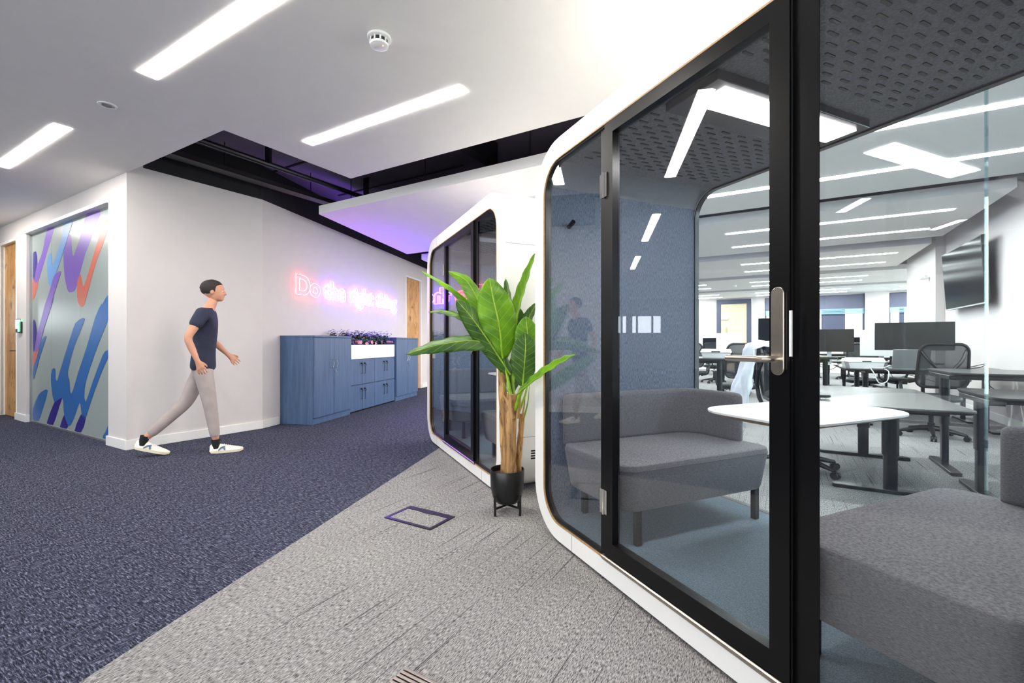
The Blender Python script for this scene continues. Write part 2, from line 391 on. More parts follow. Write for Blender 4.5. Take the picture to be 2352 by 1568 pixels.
# left walls (glazed corridor front), wall along the grain, slanted wall
Nn = 2.01
def lw(u0, u1, z0, z1, n0=Nn, n1=Nn+.14, mat='wall_paint', name='wall_left'):
    return struct(MB().box(u0, u1, n0, n1, z0, z1).build(name, mat, rz=TG, smooth=False))
lw(-6.215, -5.76, 0, 3.36); lw(-8.965, -6.215, 2.61, 3.36); lw(-9.42, -8.965, 0, 3.36)
lw(-10.18, -9.42, 2.585, 3.36); lw(-11.6, -10.18, 0, 3.36)
struct(MB().box(-5.76, -5.62, Nn+.0, 3.42, 0, WT).build('wall_left', 'wall_paint', rz=TG, smooth=False)) if False else None
cc = toG(C1)
struct(MB().prism([(-5.76, Nn), (cc[0], cc[1]), (cc[0]-.25, cc[1]+.1), (-6.0, Nn+.14)], 0, WT).build('wall_left', 'wall_paint', rz=TG, smooth=False))
struct(MB().prism([(-5.79, Nn+.03), (cc[0]-.03, cc[1]), (cc[0]-.25, cc[1]+.1), (-6.0, Nn+.14)], WT, SLAB).build('trim_3', 'black_soffit', rz=TG, smooth=False))
def ww(t0, t1, z0, z1, mat='wall_paint', name='wall_back', d0=-.14, d1=0.):
    return struct(MB().box(d0, d1, t0, t1, z0, z1).build(name, mat, loc=C1, rz=TW, smooth=False))
ww(0, 4.36, 0, WT); ww(4.36, 5.25, 2.58, WT); ww(5.25, 8.2, 0, WT); ww(0, 8.2, WT, SLAB, 'black_soffit', 'trim_4', d1=-.03)
# skirtings
def bb(u0, u1, n0, n1, z1=.1, nm='baseboard_left'):
    return struct(MB().box(u0, u1, n0, n1, 0, z1).build(nm, 'skirting_white', rz=TG, bevel=.003))
bb(-6.235, -5.745, Nn-.016, Nn+.05); bb(-9.43, -8.95, Nn-.016, Nn+.03); bb(-11.6, -10.24, Nn-.016, Nn+.03)
dd = (cc[0]+5.76, cc[1]-Nn)
struct(MB().prism([(-5.744, Nn-.016), (cc[0]+.016, cc[1]), (cc[0]-.05, cc[1]), (-5.80, Nn)], 0, .1).build('baseboard_left', 'skirting_white', rz=TG, bevel=.003))
struct(MB().box(-.03, .016, 0, .30, 0, .1).build('baseboard_back', 'skirting_white', loc=C1, rz=TW, bevel=.003))
struct(MB().box(-.03, .016, 5.28, 8.2, 0, .1).build('baseboard_back', 'skirting_white', loc=C1, rz=TW, bevel=.003))
# office walls
def ow(u0, u1, n0, n1, z0, z1, name, mat='wall_paint'):
    return struct(MB().box(u0, u1, n0, n1, z0, z1).build(name, mat, rz=TG, smooth=False))
ow(2.60, 2.8, -6.4, 1.0, 0, SLAB, 'wall_right'); ow(2.60, 2.8, 7.9, 13.4, 0, SLAB, 'wall_right')
ow(2.60, 2.8, 1.0, 7.9, 0, .3, 'wall_right'); ow(2.60, 2.8, 1.0, 7.9, 2.72, SLAB, 'wall_right')
w3 = MB()
for k in range(5): w3.box(2.66, 2.74, 1.0+k*1.712, 1.05+k*1.712, .3, 2.72)
w3.box(2.66, 2.74, 1.0, 7.9, .3, .36).box(2.66, 2.74, 1.0, 7.9, 2.66, 2.72)
w3 = struct(w3.build('window_3', 'window_frame', rz=TG)); MB().box(2.695, 2.703, 1.0, 7.9, .3, 2.72).build('window_pane', 'clear_glass', parent=w3)
ow(2.47, 2.6, 11.2, 13.4, 0, SLAB, 'wall_right')
ow(2.585, 2.60, 8.15, 11.2, 0, .11, 'baseboard_right', 'skirting_white'); ow(2.585, 2.60, 1, 8.15, 0, .11, 'baseboard_right', 'skirting_white')
ow(2.8, 5.8, 13.2, 13.4, 0, SLAB, 'wall_right'); ow(5.6, 5.8, 13.4, 20.2, 0, .8, 'wall_right'); ow(5.6, 5.8, 13.4, 20.2, 2.7, SLAB, 'wall_right'); ow(5.6, 5.8, 16.5, 16.9, .8, 2.7, 'wall_right')  # unseen side opening added to send more daylight into the far office
ow(-9, -2.22, 20, 20.2, 0, SLAB, 'wall_far'); ow(-.94, -.5, 20, 20.2, 0, SLAB, 'wall_far'); ow(2.55, 3.21, 19.9, 20.2, 0, SLAB, 'wall_far')
ow(-2.22, -.94, 20, 20.2, 2.8, SLAB, 'wall_far'); ow(-.5, 5.6, 20, 20.2, 2.8, SLAB, 'wall_far')
ow(-.5, 5.6, 20, 20.2, 0, .85, 'wall_far'); ow(-9, 5.6, 19.985, 20, 0, .11, 'baseboard_far', 'skirting_white')
ow(-8.9, -8.7, 9, 20.2, 0, .8, 'wall_office'); ow(-8.9, -8.7, 9, 20.2, 2.7, SLAB, 'wall_office')  # band above the sill left open, unseen, to bring more daylight into the office
for k in range(5): ow(-8.9, -8.7, 9+k*2.7, 9.4+k*2.7, .8, 2.7, 'wall_office')
# unseen rest of the floor behind the camera; window wall widened for ceiling light
ow(-18.2, 2.8, -6.4, -6.2, 0, .35, 'wall_behind'); ow(-18.2, 2.8, -6.4, -6.2, 2.76, SLAB, 'wall_behind')
ow(-18.2, -8.4, -6.4, -6.2, .35, 2.76, 'wall_behind')
for k in range(1, 5): ow(-8.6+k*2.75, -8.4+k*2.75, -6.4, -6.2, .35, 2.76, 'wall_behind')
ow(-18.4, -18.2, -9.8, 5.2, 0, .8, 'wall_end'); ow(-18.4, -18.2, -9.8, 5.2, 2.6, SLAB, 'wall_end')
ow(-18.4, -18.2, -9.6, -.4, .8, 2.6, 'wall_end'); ow(-18.4, -18.2, .75, 1.0, .8, 2.6, 'wall_end'); ow(-18.4, -18.2, 3.0, 5.2, .8, 2.6, 'wall_end'); ow(-18.4, -18.2, -.4, 3.0, .8, 1.5, 'wall_end'); ow(-18.4, -18.2, -.4, 3.0, 2.2, 2.6, 'wall_end')
for k in range(5): ow(-18.35, -18.25, -.1+k*.62, -.02+k*.62, 1.5, 2.2, 'wall_end', 'window_frame')
ow(-18.2, -11.6, 5, 5.2, 0, SLAB, 'wall_end'); ow(-11.7, -11.6, Nn, 5, 0, SLAB, 'wall_end')

# windows of the far wall
def window(nm, u0, u1, bars):
    z0, z1 = .85, 2.8
    f = MB()
    for a, b in [(u0, u0+.05), (u1-.05, u1)] + bars: f.box(a, b, 20.02, 20.1, z0, z1)
    f.box(u0, u1, 20.02, 20.1, z0, z0+.06); f.box(u0, u1, 20.02, 20.1, z1-.06, z1)
    o = struct(f.build(nm, 'window_frame', rz=TG))
    MB().box(u0, u1, 20.05, 20.058, z0, z1).build('window_pane', 'clear_glass', parent=o)
    MB().box(u0+.02, u1-.02, 19.95, 20.0, 2.3, 2.78).build('blind', 'blind_grey', parent=o)
    b = MB()
    for k in range(4): b.box(u0+.02, u1-.02, 19.95, 19.99, 2.12+k*.05, 2.155+k*.05)
    b.build('blind_slats', 'blind_blue', parent=o)
window('window_1', -.5, 2.55, [(1.3, 2.0)]); window('window_2', 3.21, 5.6, [(3.5, 3.62)])
# pale stone building outside
tag(MB().box(-6, 9, 24, 24.3, -1, 6).build('stone_building', 'stone_pale', rz=TG), 'pale stone house wall seen outside through the far office windows', 'building')
# office door in the far wall
d3 = struct(MB().box(-2.2, -2.04, 19.95, 20.05, 0, 2.8).box(-1.12, -.96, 19.95, 20.05, 0, 2.8).box(-2.04, -1.12, 19.95, 20.05, 2.62, 2.8).build('door_3', 'window_frame', rz=TG))
lf = MB().box(-2.04, -1.12, 19.97, 20.02, 0, 2.62).build('door_leaf', 'door_beige', parent=d3)
MB().box(-1.91, -1.80, 19.962, 19.97, 1.15, 1.78).build('vision_panel', 'clear_glass', parent=d3)
MB().box(-2.02, -1.78, 19.92, 19.97, 2.0, 2.08).build('door_closer', 'silver', parent=d3)
MB().tube([(-2.0, 19.95, 1.05), (-2.0, 19.90, 1.05), (-1.88, 19.90, 1.05)], .012).build('door_handle', 'silver', parent=d3)
# door_1: oak door on the left
def oak_door(nm, w, rz, loc, hside):
    o = bpy.data.objects.new(nm, None); COL.objects.link(o); o.location = loc; o.rotation_euler.z = rz; struct(o)
    MB().box(0, w, .045, .085, .005, 2.56).build('door_leaf', 'door_wood', parent=o)
    MB().box(-.035, 0, -.006, .09, 0, 2.6).box(w, w+.035, -.006, .09, 0, 2.6).box(-.035, w+.035, -.006, .09, 2.56, 2.6).build('door_frame', 'skirting_white', parent=o, bevel=.003)
    x = w-.07 if hside > 0 else .07
    MB().lathe([(.026, 0), (.026, .012)], seg=16).tube([(0, 0, .0), (0, 0, .055), (-hside*.02, 0, .06), (-hside*.13, 0, .06)], .010).xf(Matrix.Translation((x, .045, .98)) @ Matrix.Rotation(R(90), 4, 'X')).build('door_handle', 'chrome', parent=o)
    return o
oak_door('door_1', .76, TG, G(-10.18, Nn), 1)
oak_door('door_2', .82, TW+R(90), Wl(0, 4.395), -1)

# ================================================================== GLAZED FRONT WITH VINYL STROKES
gp = thing('glazed_partition', 'frosted glass wall panel covered in blue, violet and coral painted strokes', 'glass wall', G(-8.965, Nn), TG)
MB().box(0, 2.75, .045, .075, .0, .02).box(0, .012, .03, .09, 0, 2.61).box(2.738, 2.75, .03, .09, 0, 2.61).build('floor_channel', 'silver', parent=gp)
MB().box(-.01, 2.76, -.02, .10, 2.595, 2.64).build('head_channel', 'skirting_white', parent=gp, bevel=.003)
for k in range(3):
    a = [.012, .79, 1.765][k]; b = [.787, 1.762, 2.738][k]
    MB().box(a, b, .055, .067, .02, 2.595).build('glass_pane', 'frosted', parent=gp)
for i, (c, pts) in enumerate(STROKES):
    y = .0545 - .0005*(i % 6)
    q = [(u+8.965, z) for u, z in pts]
    # smooth the outline (closed Catmull-Rom)
    n = len(q); out = []
    for j in range(n):
        p0, p1, p2, p3 = q[j-1], q[j], q[(j+1) % n], q[(j+2) % n]
        for s_ in (0, .5):
            t2, t3 = s_*s_, s_**3
            out.append(tuple(min(max(.5*((2*p1[a])+(-p0[a]+p2[a])*s_+(2*p0[a]-5*p1[a]+4*p2[a]-p3[a])*t2+(-p0[a]+3*p1[a]-3*p2[a]+p3[a])*t3), (.013, .021)[a]), (2.737, 2.594)[a]) for a in (0, 1)))
    MB().prismy(out, y-.0003, y).build('vinyl_stroke', 'vinyl_'+c, parent=gp, smooth=False)
# access reader beside the oak door
ar = thing('access_reader', 'small black card reader with a green glow on the wall beside the left oak door', 'card reader', G(-9.24, Nn, 1.24), TG)
MB().box(-.05, .05, -.035, -.001, 0, .19).build('reader_body', 'black_plastic', parent=ar, bevel=.006)
MB().box(-.042, .042, -.038, -.035, .05, .18).build('screen', 'reader_screen', parent=ar)
MB().box(.05, .056, -.034, -.008, .01, .18).build('light_bar', 'led_green', parent=ar)
MB().box(.02, .12, -.02, -.001, -.01, .15).build('back_box', 'black_plastic', parent=ar, bevel=.004)

# ================================================================== CEILING FITTINGS
def strip(u0, u1, n, label, z=CEIL, w=.10):
    o = MB().box(-(u1-u0)/2, (u1-u0)/2, -w/2, w/2, -.002, 0).build('strip_light', 'strip_light_office' if n > 7 or u1 > 1.9 else 'strip_light', loc=G((u0+u1)/2, n, z-.001), rz=TG, smooth=False)
    return tag(o, label, 'ceiling light', 'recessed linear ceiling lights')
names1 = {1.35: 'front row', 2.55: 'second row'}
strip(-3.555, -1.865, 1.35, 'long strip light cut off by the top edge of the picture, over the blue carpet')
strip(-6.65, -4.96, 1.32, 'strip light at the far left of the ceiling, in front of the patterned glass')
strip(-3.56, -1.87, 2.52, 'strip light over the middle of the view, slanting above the sign')
strip(-6.6, -4.96, .1, 'strip light behind the viewer on the left, mirrored in the booth glass') if False else None
strip(-.46, 1.23, 2.52, 'strip light directly above the near booth roof')
strip(-.46, 1.23, 1.35, 'strip light above the front edge of the near booth roof')
strip(-5.35, -4.75, -1.08, 'short strip light behind the viewer, mirrored small in the booth glass')
for i, n in enumerate((-4.2,)):  # unseen strips added behind the viewer for extra room light
    for j, u in ((2, -3.56), (3, -.46)):
        strip(u, u+1.69, n, 'unseen strip light added in the ceiling behind the viewer, %s row, %s' % (('first', 'second', 'third', 'fourth', 'fifth')[i], ('far left', 'left', 'middle', 'right')[j]))
strip(-9.7, -8.05, 1.32, 'strip light left of the view, in front of the oak door')
strip(-3.2, -1.93, 4.70, 'strip light hidden above the far booth roof, near side')
strip(-3.2, -1.93, 5.87, 'strip light hidden above the far booth roof, far side')
rn = {4.70: 'nearest row', 5.87: 'second row', 8.05: 'third row', 9.235: 'fourth row', 11.4: 'fifth row', 12.6: 'sixth row', 14.9: 'seventh row', 15.9: 'eighth row', 18.2: 'ninth row', 19.2: 'tenth row'}
for n, nm in rn.items():
    strip(-.75, 1.96, n, 'long office strip light, %s back, above the desks behind the near booth' % nm)
    if n > 7: strip(-4.6, -1.93, n, 'long office strip light, %s back, left of the desks' % nm)
    if n > 14: strip(3.2, 5.3, n, 'long office strip light, %s back, right of the white column' % nm)
sd = thing('smoke_detector', 'round white smoke detector with dark vents on the ceiling', 'smoke detector', (-.757, 2.594, CEIL), TG)
MB().lathe([(.066, -.001), (.066, -.014), (.058, -.018), (.01, -.018)]).build('base_plate', 'white_plastic', parent=sd)
MB().lathe([(.046, -.018), (.046, -.03), (.04, -.04), (.01, -.04)]).build('vent_core', 'black_plastic', parent=sd)
hd = MB().lathe([(.052, -.040), (.05, -.052), (.03, -.060), (.001, -.062)])
for k in range(10):
    a = 2*math.pi*k/10; hd.tube([(.049*math.cos(a), .049*math.sin(a), -.016), (.051*math.cos(a), .051*math.sin(a), -.042)], .005, 6)
hd.build('head', 'white_plastic', parent=sd)
MB().ball((.03, 0, -.060), .003).build('indicator', 'led_red', parent=sd)
dl = thing('ceiling_sensor', 'small round recessed sensor in the ceiling left of the black gap', 'sensor', (-2.966, 3.336, CEIL), TG)
MB().lathe([(.058, -.001), (.056, -.006), (.042, -.009), (.040, -.004)]).build('trim_ring', 'white_plastic', parent=dl)
MB().lathe([(.030, -.0045), (.026, -.010), (.001, -.011)]).build('lens', 'grey_plastic', parent=dl)
g_ = G(-1.2, 15.4)
tag(MB().lathe([(.06, 0), (.06, -.02), (.045, -.05), (.001, -.052)]).build('smoke_detector', 'white_plastic', loc=(g_.x, g_.y, CEIL-.001)), 'tiny smoke detector far back on the office ceiling', 'smoke detector')
# cable tray in the gap, above the slanted light strip
ct = thing('cable_tray', 'dark perforated cable tray running through the black gap over the left wall', 'cable tray', G(-5.52, 2.2, 3.03), TG)
MB().box(0, .16, 0, 7.0, 0, .006).box(0, .006, 0, 7.0, 0, .05).box(.154, .16, 0, 7.0, 0, .05).build('tray', 'dark_metal', parent=ct)
for k in range(6): MB().tube([(.08, .6+k*1.1, .05), (.08, .6+k*1.1, SLAB-3.03)], .006, 6).build('hanger', 'black_metal', parent=ct)
pp = thing('pipe_run', 'black conduit pipe beside the cable tray in the ceiling gap', 'pipe', G(-4.95, 2.2, 3.1), TG)
MB().tube([(0, 0, 0), (0, 7, 0)], .03, 10).build('pipe', 'black_metal', parent=pp)
for k in range(5): MB().box(-.04, .04, .8+k*1.4, .83+k*1.4, .0, SLAB-3.1).build('pipe_clip', 'black_metal', parent=pp)
for k, (u, n) in enumerate(((-5.0, 4.2), (-3.6, 4.1), (-2.2, 4.1), (-.8, 4.1))):
    tag(MB().tube([(0, 0, 0), (0, 0, SLAB-CEIL-.113)], .006, 6).build('hanger_rod', 'black_metal', loc=G(u, n, CEIL+.113)), 'thin black rod holding up the white raft, %s from the left' % ('first', 'second', 'third', 'fourth')[k], 'hanger')

# ================================================================== NEON SIGN
def glyph(ch, size):
    cu = bpy.data.curves.new('g', 'FONT'); cu.body = ch; cu.size = size; cu.resolution_u = 3
    o = bpy.data.objects.new('g', cu); COL.objects.link(o); bpy.context.view_layer.update()
    dg = bpy.context.evaluated_depsgraph_get(); c2 = o.evaluated_get(dg).to_curve(dg)
    res = []
    for sp in c2.splines:
        bp = sp.bezier_points; n = len(bp); pts = []
        for i in range(n):
            a, b = bp[i], bp[(i+1) % n]
            straight = (a.handle_right-a.co).cross(b.co-a.co).length < 1e-6 and (b.handle_left-b.co).cross(b.co-a.co).length < 1e-6
            for k in range(1 if straight else 5):
                s_ = k/5; p = (1-s_)**3*a.co+3*(1-s_)**2*s_*a.handle_right+3*(1-s_)*s_*s_*b.handle_left+s_**3*b.co
                pts.append((p.x, p.y))
        res.append(pts)
    xs = [p[0] for r in res for p in r]
    o.evaluated_get(dg).to_curve_clear(); bpy.data.objects.remove(o); bpy.data.curves.remove(cu)
    return res, (max(xs) if xs else 0)
def area(pts): return sum(pts[i][0]*pts[(i+1) % len(pts)][1]-pts[(i+1) % len(pts)][0]*pts[i][1] for i in range(len(pts)))/2
def offset(pts, d):
    n = len(pts); out = []; sg = 1 if area(pts) > 0 else -1
    for i in range(n):
        a, b, c = Vector(pts[i-1]), Vector(pts[i]), Vector(pts[(i+1) % n])
        e1 = (b-a); e2 = (c-b)
        if e1.length < 1e-7 or e2.length < 1e-7: continue
        e1.normalize(); e2.normalize()
        n1 = Vector((e1.y, -e1.x)); n2 = Vector((e2.y, -e2.x)); nn = n1+n2
        if nn.length < 1e-4: nn = n1
        nn.normalize(); k = min(1/max(nn.dot(n1), .5), 1.6)
        out.append(tuple(b+nn*d*k*sg))
    return out
SIZE = .358; TEXT = 'Do the right thing'
tw_ = lambda s_: glyph(s_+'.', SIZE)[1]-glyph('.', SIZE)[1]
sg_ = thing('neon_sign', 'neon wall sign reading Do the right thing, red and violet outlined letters', 'neon sign', Wl(0, .60, 1.80), TW+R(90))
total = tw_(TEXT); SC = 3.22/total
plate = MB()
for i, ch in enumerate(TEXT):
    if ch == ' ': continue
    x = tw_(TEXT[:i])*SC if i else 0
    cont, _ = glyph(ch, SIZE)
    mb = MB()
    for pts in cont:
        outer = area(pts)*area(max(cont, key=lambda c_: abs(area(c_)))) > 0
        pp_ = offset(pts, .017 if outer else -.009)
        # resample so that corners stay round
        ring = [(x+a*SC, -.032, b*1.03) for a, b in pp_]
        mb.tube(ring, .0050, 6, closed=True)
        if outer:
            fat = offset(pts, .042); plate.prismy([(x+a*SC, b*1.03) for a, b in fat], -.018-.0003*(i % 2), -.015)
    mb.build('letter_tube', 'neon_red' if i < 2 else 'neon_violet', parent=sg_, label=('red' if i < 2 else 'violet')+' neon letter '+ch)
plate.build('backing_plate', 'acrylic', parent=sg_, smooth=False)
for k in range(7): MB().tube([(.1+k*.5, -.015, .12), (.1+k*.5, -.001, .12)], .008, 8).build('spacer', 'chrome', parent=sg_)

# ================================================================== CUPBOARDS, LOCKERS, PLANTERS
def tall_cupboard(label, t0, w, d=.52, h=1.193):
    o = thing('storage_cupboard', label, 'cupboard', Wl(0, t0), TW, 'tall blue cupboards under the sign')
    MB().box(.003, d-.022, 0, w, .0, h-.025).build('carcass', 'cabinet_blue', parent=o, bevel=.002)
    MB().box(.003, d+.004, -.003, w+.003, h-.025, h).build('top_panel', 'cabinet_blue', parent=o, bevel=.002)
    for k in range(2):
        y0 = .004+k*(w/2); y1 = w/2-.002+k*(w/2)
        dr = MB().box(d-.02, d, y0, y1, .09, h-.03).build('door', 'cabinet_blue', parent=o, bevel=.0015)
        yy = (w/2-.045) if k == 0 else (w/2+.045)
        MB().tube([(d+.0, yy-.01, .86), (d+.022, yy-.01, .852), (d+.026, yy+.008, .80), (d+.022, yy-.01, .748), (d, yy-.01, .74)], .005, 6).build('handle', 'silver', parent=dr)
        if k == 0:
            MB().tube([(d, w/2+.02, .69), (d+.014, w/2+.02, .69)], .009, 10).tube([(d+.014, w/2+.02, .69), (d+.02, w/2+.045, .68), (d+.02, w/2+.048, .62)], .003, 6).build('lock', 'silver', parent=dr)
    return o
tall_cupboard('tall blue two-door cupboard at the left end of the row, nearest the walking person', .325, .912)
tall_cupboard('tall blue two-door cupboard at the right end of the row, beside the far oak door', 2.79, 1.02)
tt = 1.245
for c in range(2):
    for r_ in range(2):
        w = .765; h = .405
        o = thing('locker_unit', 'blue %s locker pair, %s, between the two tall cupboards' % (('lower', 'upper')[r_], ('left', 'right')[c]), 'locker', Wl(0, tt+c*(w+.003), .022+r_*(h+.003)), TW, 'low blue lockers')
        MB().box(.003, .47, 0, w, 0, h).build('carcass', 'cabinet_blue', parent=o)
        for k in range(2):
            dr = MB().box(.472, .49, .004+k*w/2, w/2-.003+k*w/2, .004, h-.004).build('door', 'cabinet_blue', parent=o, bevel=.0015)
            yy = w/2-.05 if k == 0 else w/2+.05
            MB().tube([(.49, yy, .30), (.508, yy, .30), (.508, yy, .17), (.49, yy, .17)], .0035, 6).build('handle', 'black_metal', parent=dr)
            MB().lathe([(.014, 0), (.014, .02), (.001, .021)], seg=12).xf(Matrix.Translation((.49, yy-(.0 if k == 0 else .0), .335)) @ Matrix.Rotation(R(90), 4, 'Y')).tube([(.512, yy, .335), (.515, yy+.01, .30)], .006, 6).build('lock', 'black_plastic', parent=dr)
pl = MB().box(.04, .44, 0, 1.53, 0, .021).build('locker_plinth', 'black_metal', loc=Wl(0, tt), rz=TW)
tag(pl, 'low dark plinth under the blue lockers', 'plinth')
pb = thing('planter_box', 'white rectangular planter trough on top of the blue lockers', 'planter', Wl(0, tt, .838), TW)
MB().box(.003, .49, .002, 1.53, 0, .01).box(.478, .49, .002, 1.53, .01, .222).box(.003, .015, .002, 1.53, .01, .222).box(.015, .478, .002, .014, .01, .222).box(.015, .478, 1.518, 1.53, .01, .222).build('trough', 'white_laminate', parent=pb, bevel=.002)
MB().box(.016, .477, .015, 1.517, .01, .195).build('soil', 'soil', parent=pb)
def clump(seed, pinkish):
    rnd = random.Random(seed)
    o = thing('flowering_plant', 'x', 'plant', (0, 0, 0), 0, 'plants in the white planter')
    lv = MB(); lm = MB()
    for k in range(70):
        mb = lv if k % 2 else lm
        a = rnd.uniform(0, 6.28); el = rnd.uniform(.15, 1.3); L = rnd.uniform(.06, .10); wd = L*.26
        b = Vector((rnd.uniform(-.06, .06), rnd.uniform(-.06, .06), rnd.uniform(.02, .19)))
        d = Vector((math.cos(a)*math.cos(el), math.sin(a)*math.cos(el), math.sin(el)*.7)); s_ = d.cross(Vector((0, 0, 1))).normalized()
        up = s_.cross(d)
        prof = [(0, .1), (.3, .9), (.6, 1), (.85, .55), (1, .05)]
        top = []; 
        for f, w in prof:
            c_ = b+d*L*f-Vector((0, 0, L*.35*f*f)); top.append((c_-s_*wd*w-up*.006*w, c_+s_*wd*w-up*.006*w, c_+up*.002))
        for q0, q1 in zip(top, top[1:]):
            for i0, i1 in ((0, 2), (2, 1)):
                mb.bm.faces.new([mb.bm.verts.new(x_) for x_ in (q0[i0], q0[i1], q1[i1], q1[i0])])
    for k in range(7):
        a = rnd.uniform(0, 6.28); r0 = rnd.uniform(0, .07)
        lv.tube([(0, 0, 0), (math.cos(a)*r0, math.sin(a)*r0, .08), (math.cos(a)*r0*1.6, math.sin(a)*r0*1.6, .15)], .0025, 5)
    for q_ in (lv.build('foliage', 'leaf_dark', parent=o), lm.build('foliage', 'leaf_mid', parent=o)): q_['kind'] = 'stuff'
    fl = MB()
    for k in range(16):
        c_ = Vector((rnd.uniform(-.09, .11), rnd.uniform(-.1, .1), rnd.uniform(.15, .26)))
        for j in range(5):
            a = j*1.2566+rnd.random(); d = Vector((math.cos(a), math.sin(a), .35)); s_ = Vector((-math.sin(a), math.cos(a), 0))
            pts = [c_, c_+d*.012+s_*.008, c_+d*.022+s_*.004, c_+d*.022-s_*.004, c_+d*.012-s_*.008]
            fl.bm.faces.new([fl.bm.verts.new(x_) for x_ in pts])
    fl.build('flowers', 'flower_violet', parent=o)['kind'] = 'stuff'
    if pinkish:
        f2 = MB()
        for k in range(3):
            c_ = Vector((rnd.uniform(.04, .14), rnd.uniform(-.1, .1), rnd.uniform(.05, .10)))
            for j in range(6):
                a = j*1.047; d = Vector((.6, math.cos(a), math.sin(a))).normalized(); s_ = d.cross(Vector((1, 0, 0))).normalized()
                pts = [c_, c_+d*.02+s_*.01, c_+d*.045, c_+d*.02-s_*.01]
                f2.bm.faces.new([f2.bm.verts.new(x_) for x_ in pts])
        f2.build('pink_blooms', 'flower_pink', parent=o)['kind'] = 'stuff'
    return o
ca, cb_ = clump(3, False), clump(11, True)
pos = [(.14, .12), (.34, .16), (.16, .38), (.36, .42), (.15, .66), (.36, .68), (.16, .94), (.37, .95), (.16, 1.2), (.36, 1.2), (.18, 1.4), (.37, 1.4)]
PL = 'violet flowering plant in the white planter, %s row, %s'
wh = ('at the left end', 'second from the left', 'third from the left', 'fourth from the left', 'fifth from the left', 'at the right end')
for i, (dx, ty) in enumerate(pos):
    src = cb_ if i % 2 else ca
    lab = PL % ('front' if i % 2 else 'back', wh[i//2])
    L_ = Wl(dx, tt+ty, 1.03+(.02 if i % 2 == 0 else -.0))
    if i < 2:
        src.location = L_; src.rotation_euler.z = TW+i; src['label'] = lab
    else:
        dup(src, lab, L_, TW+i*1.3 if i % 2 == 0 else TW+.25*(i-5))

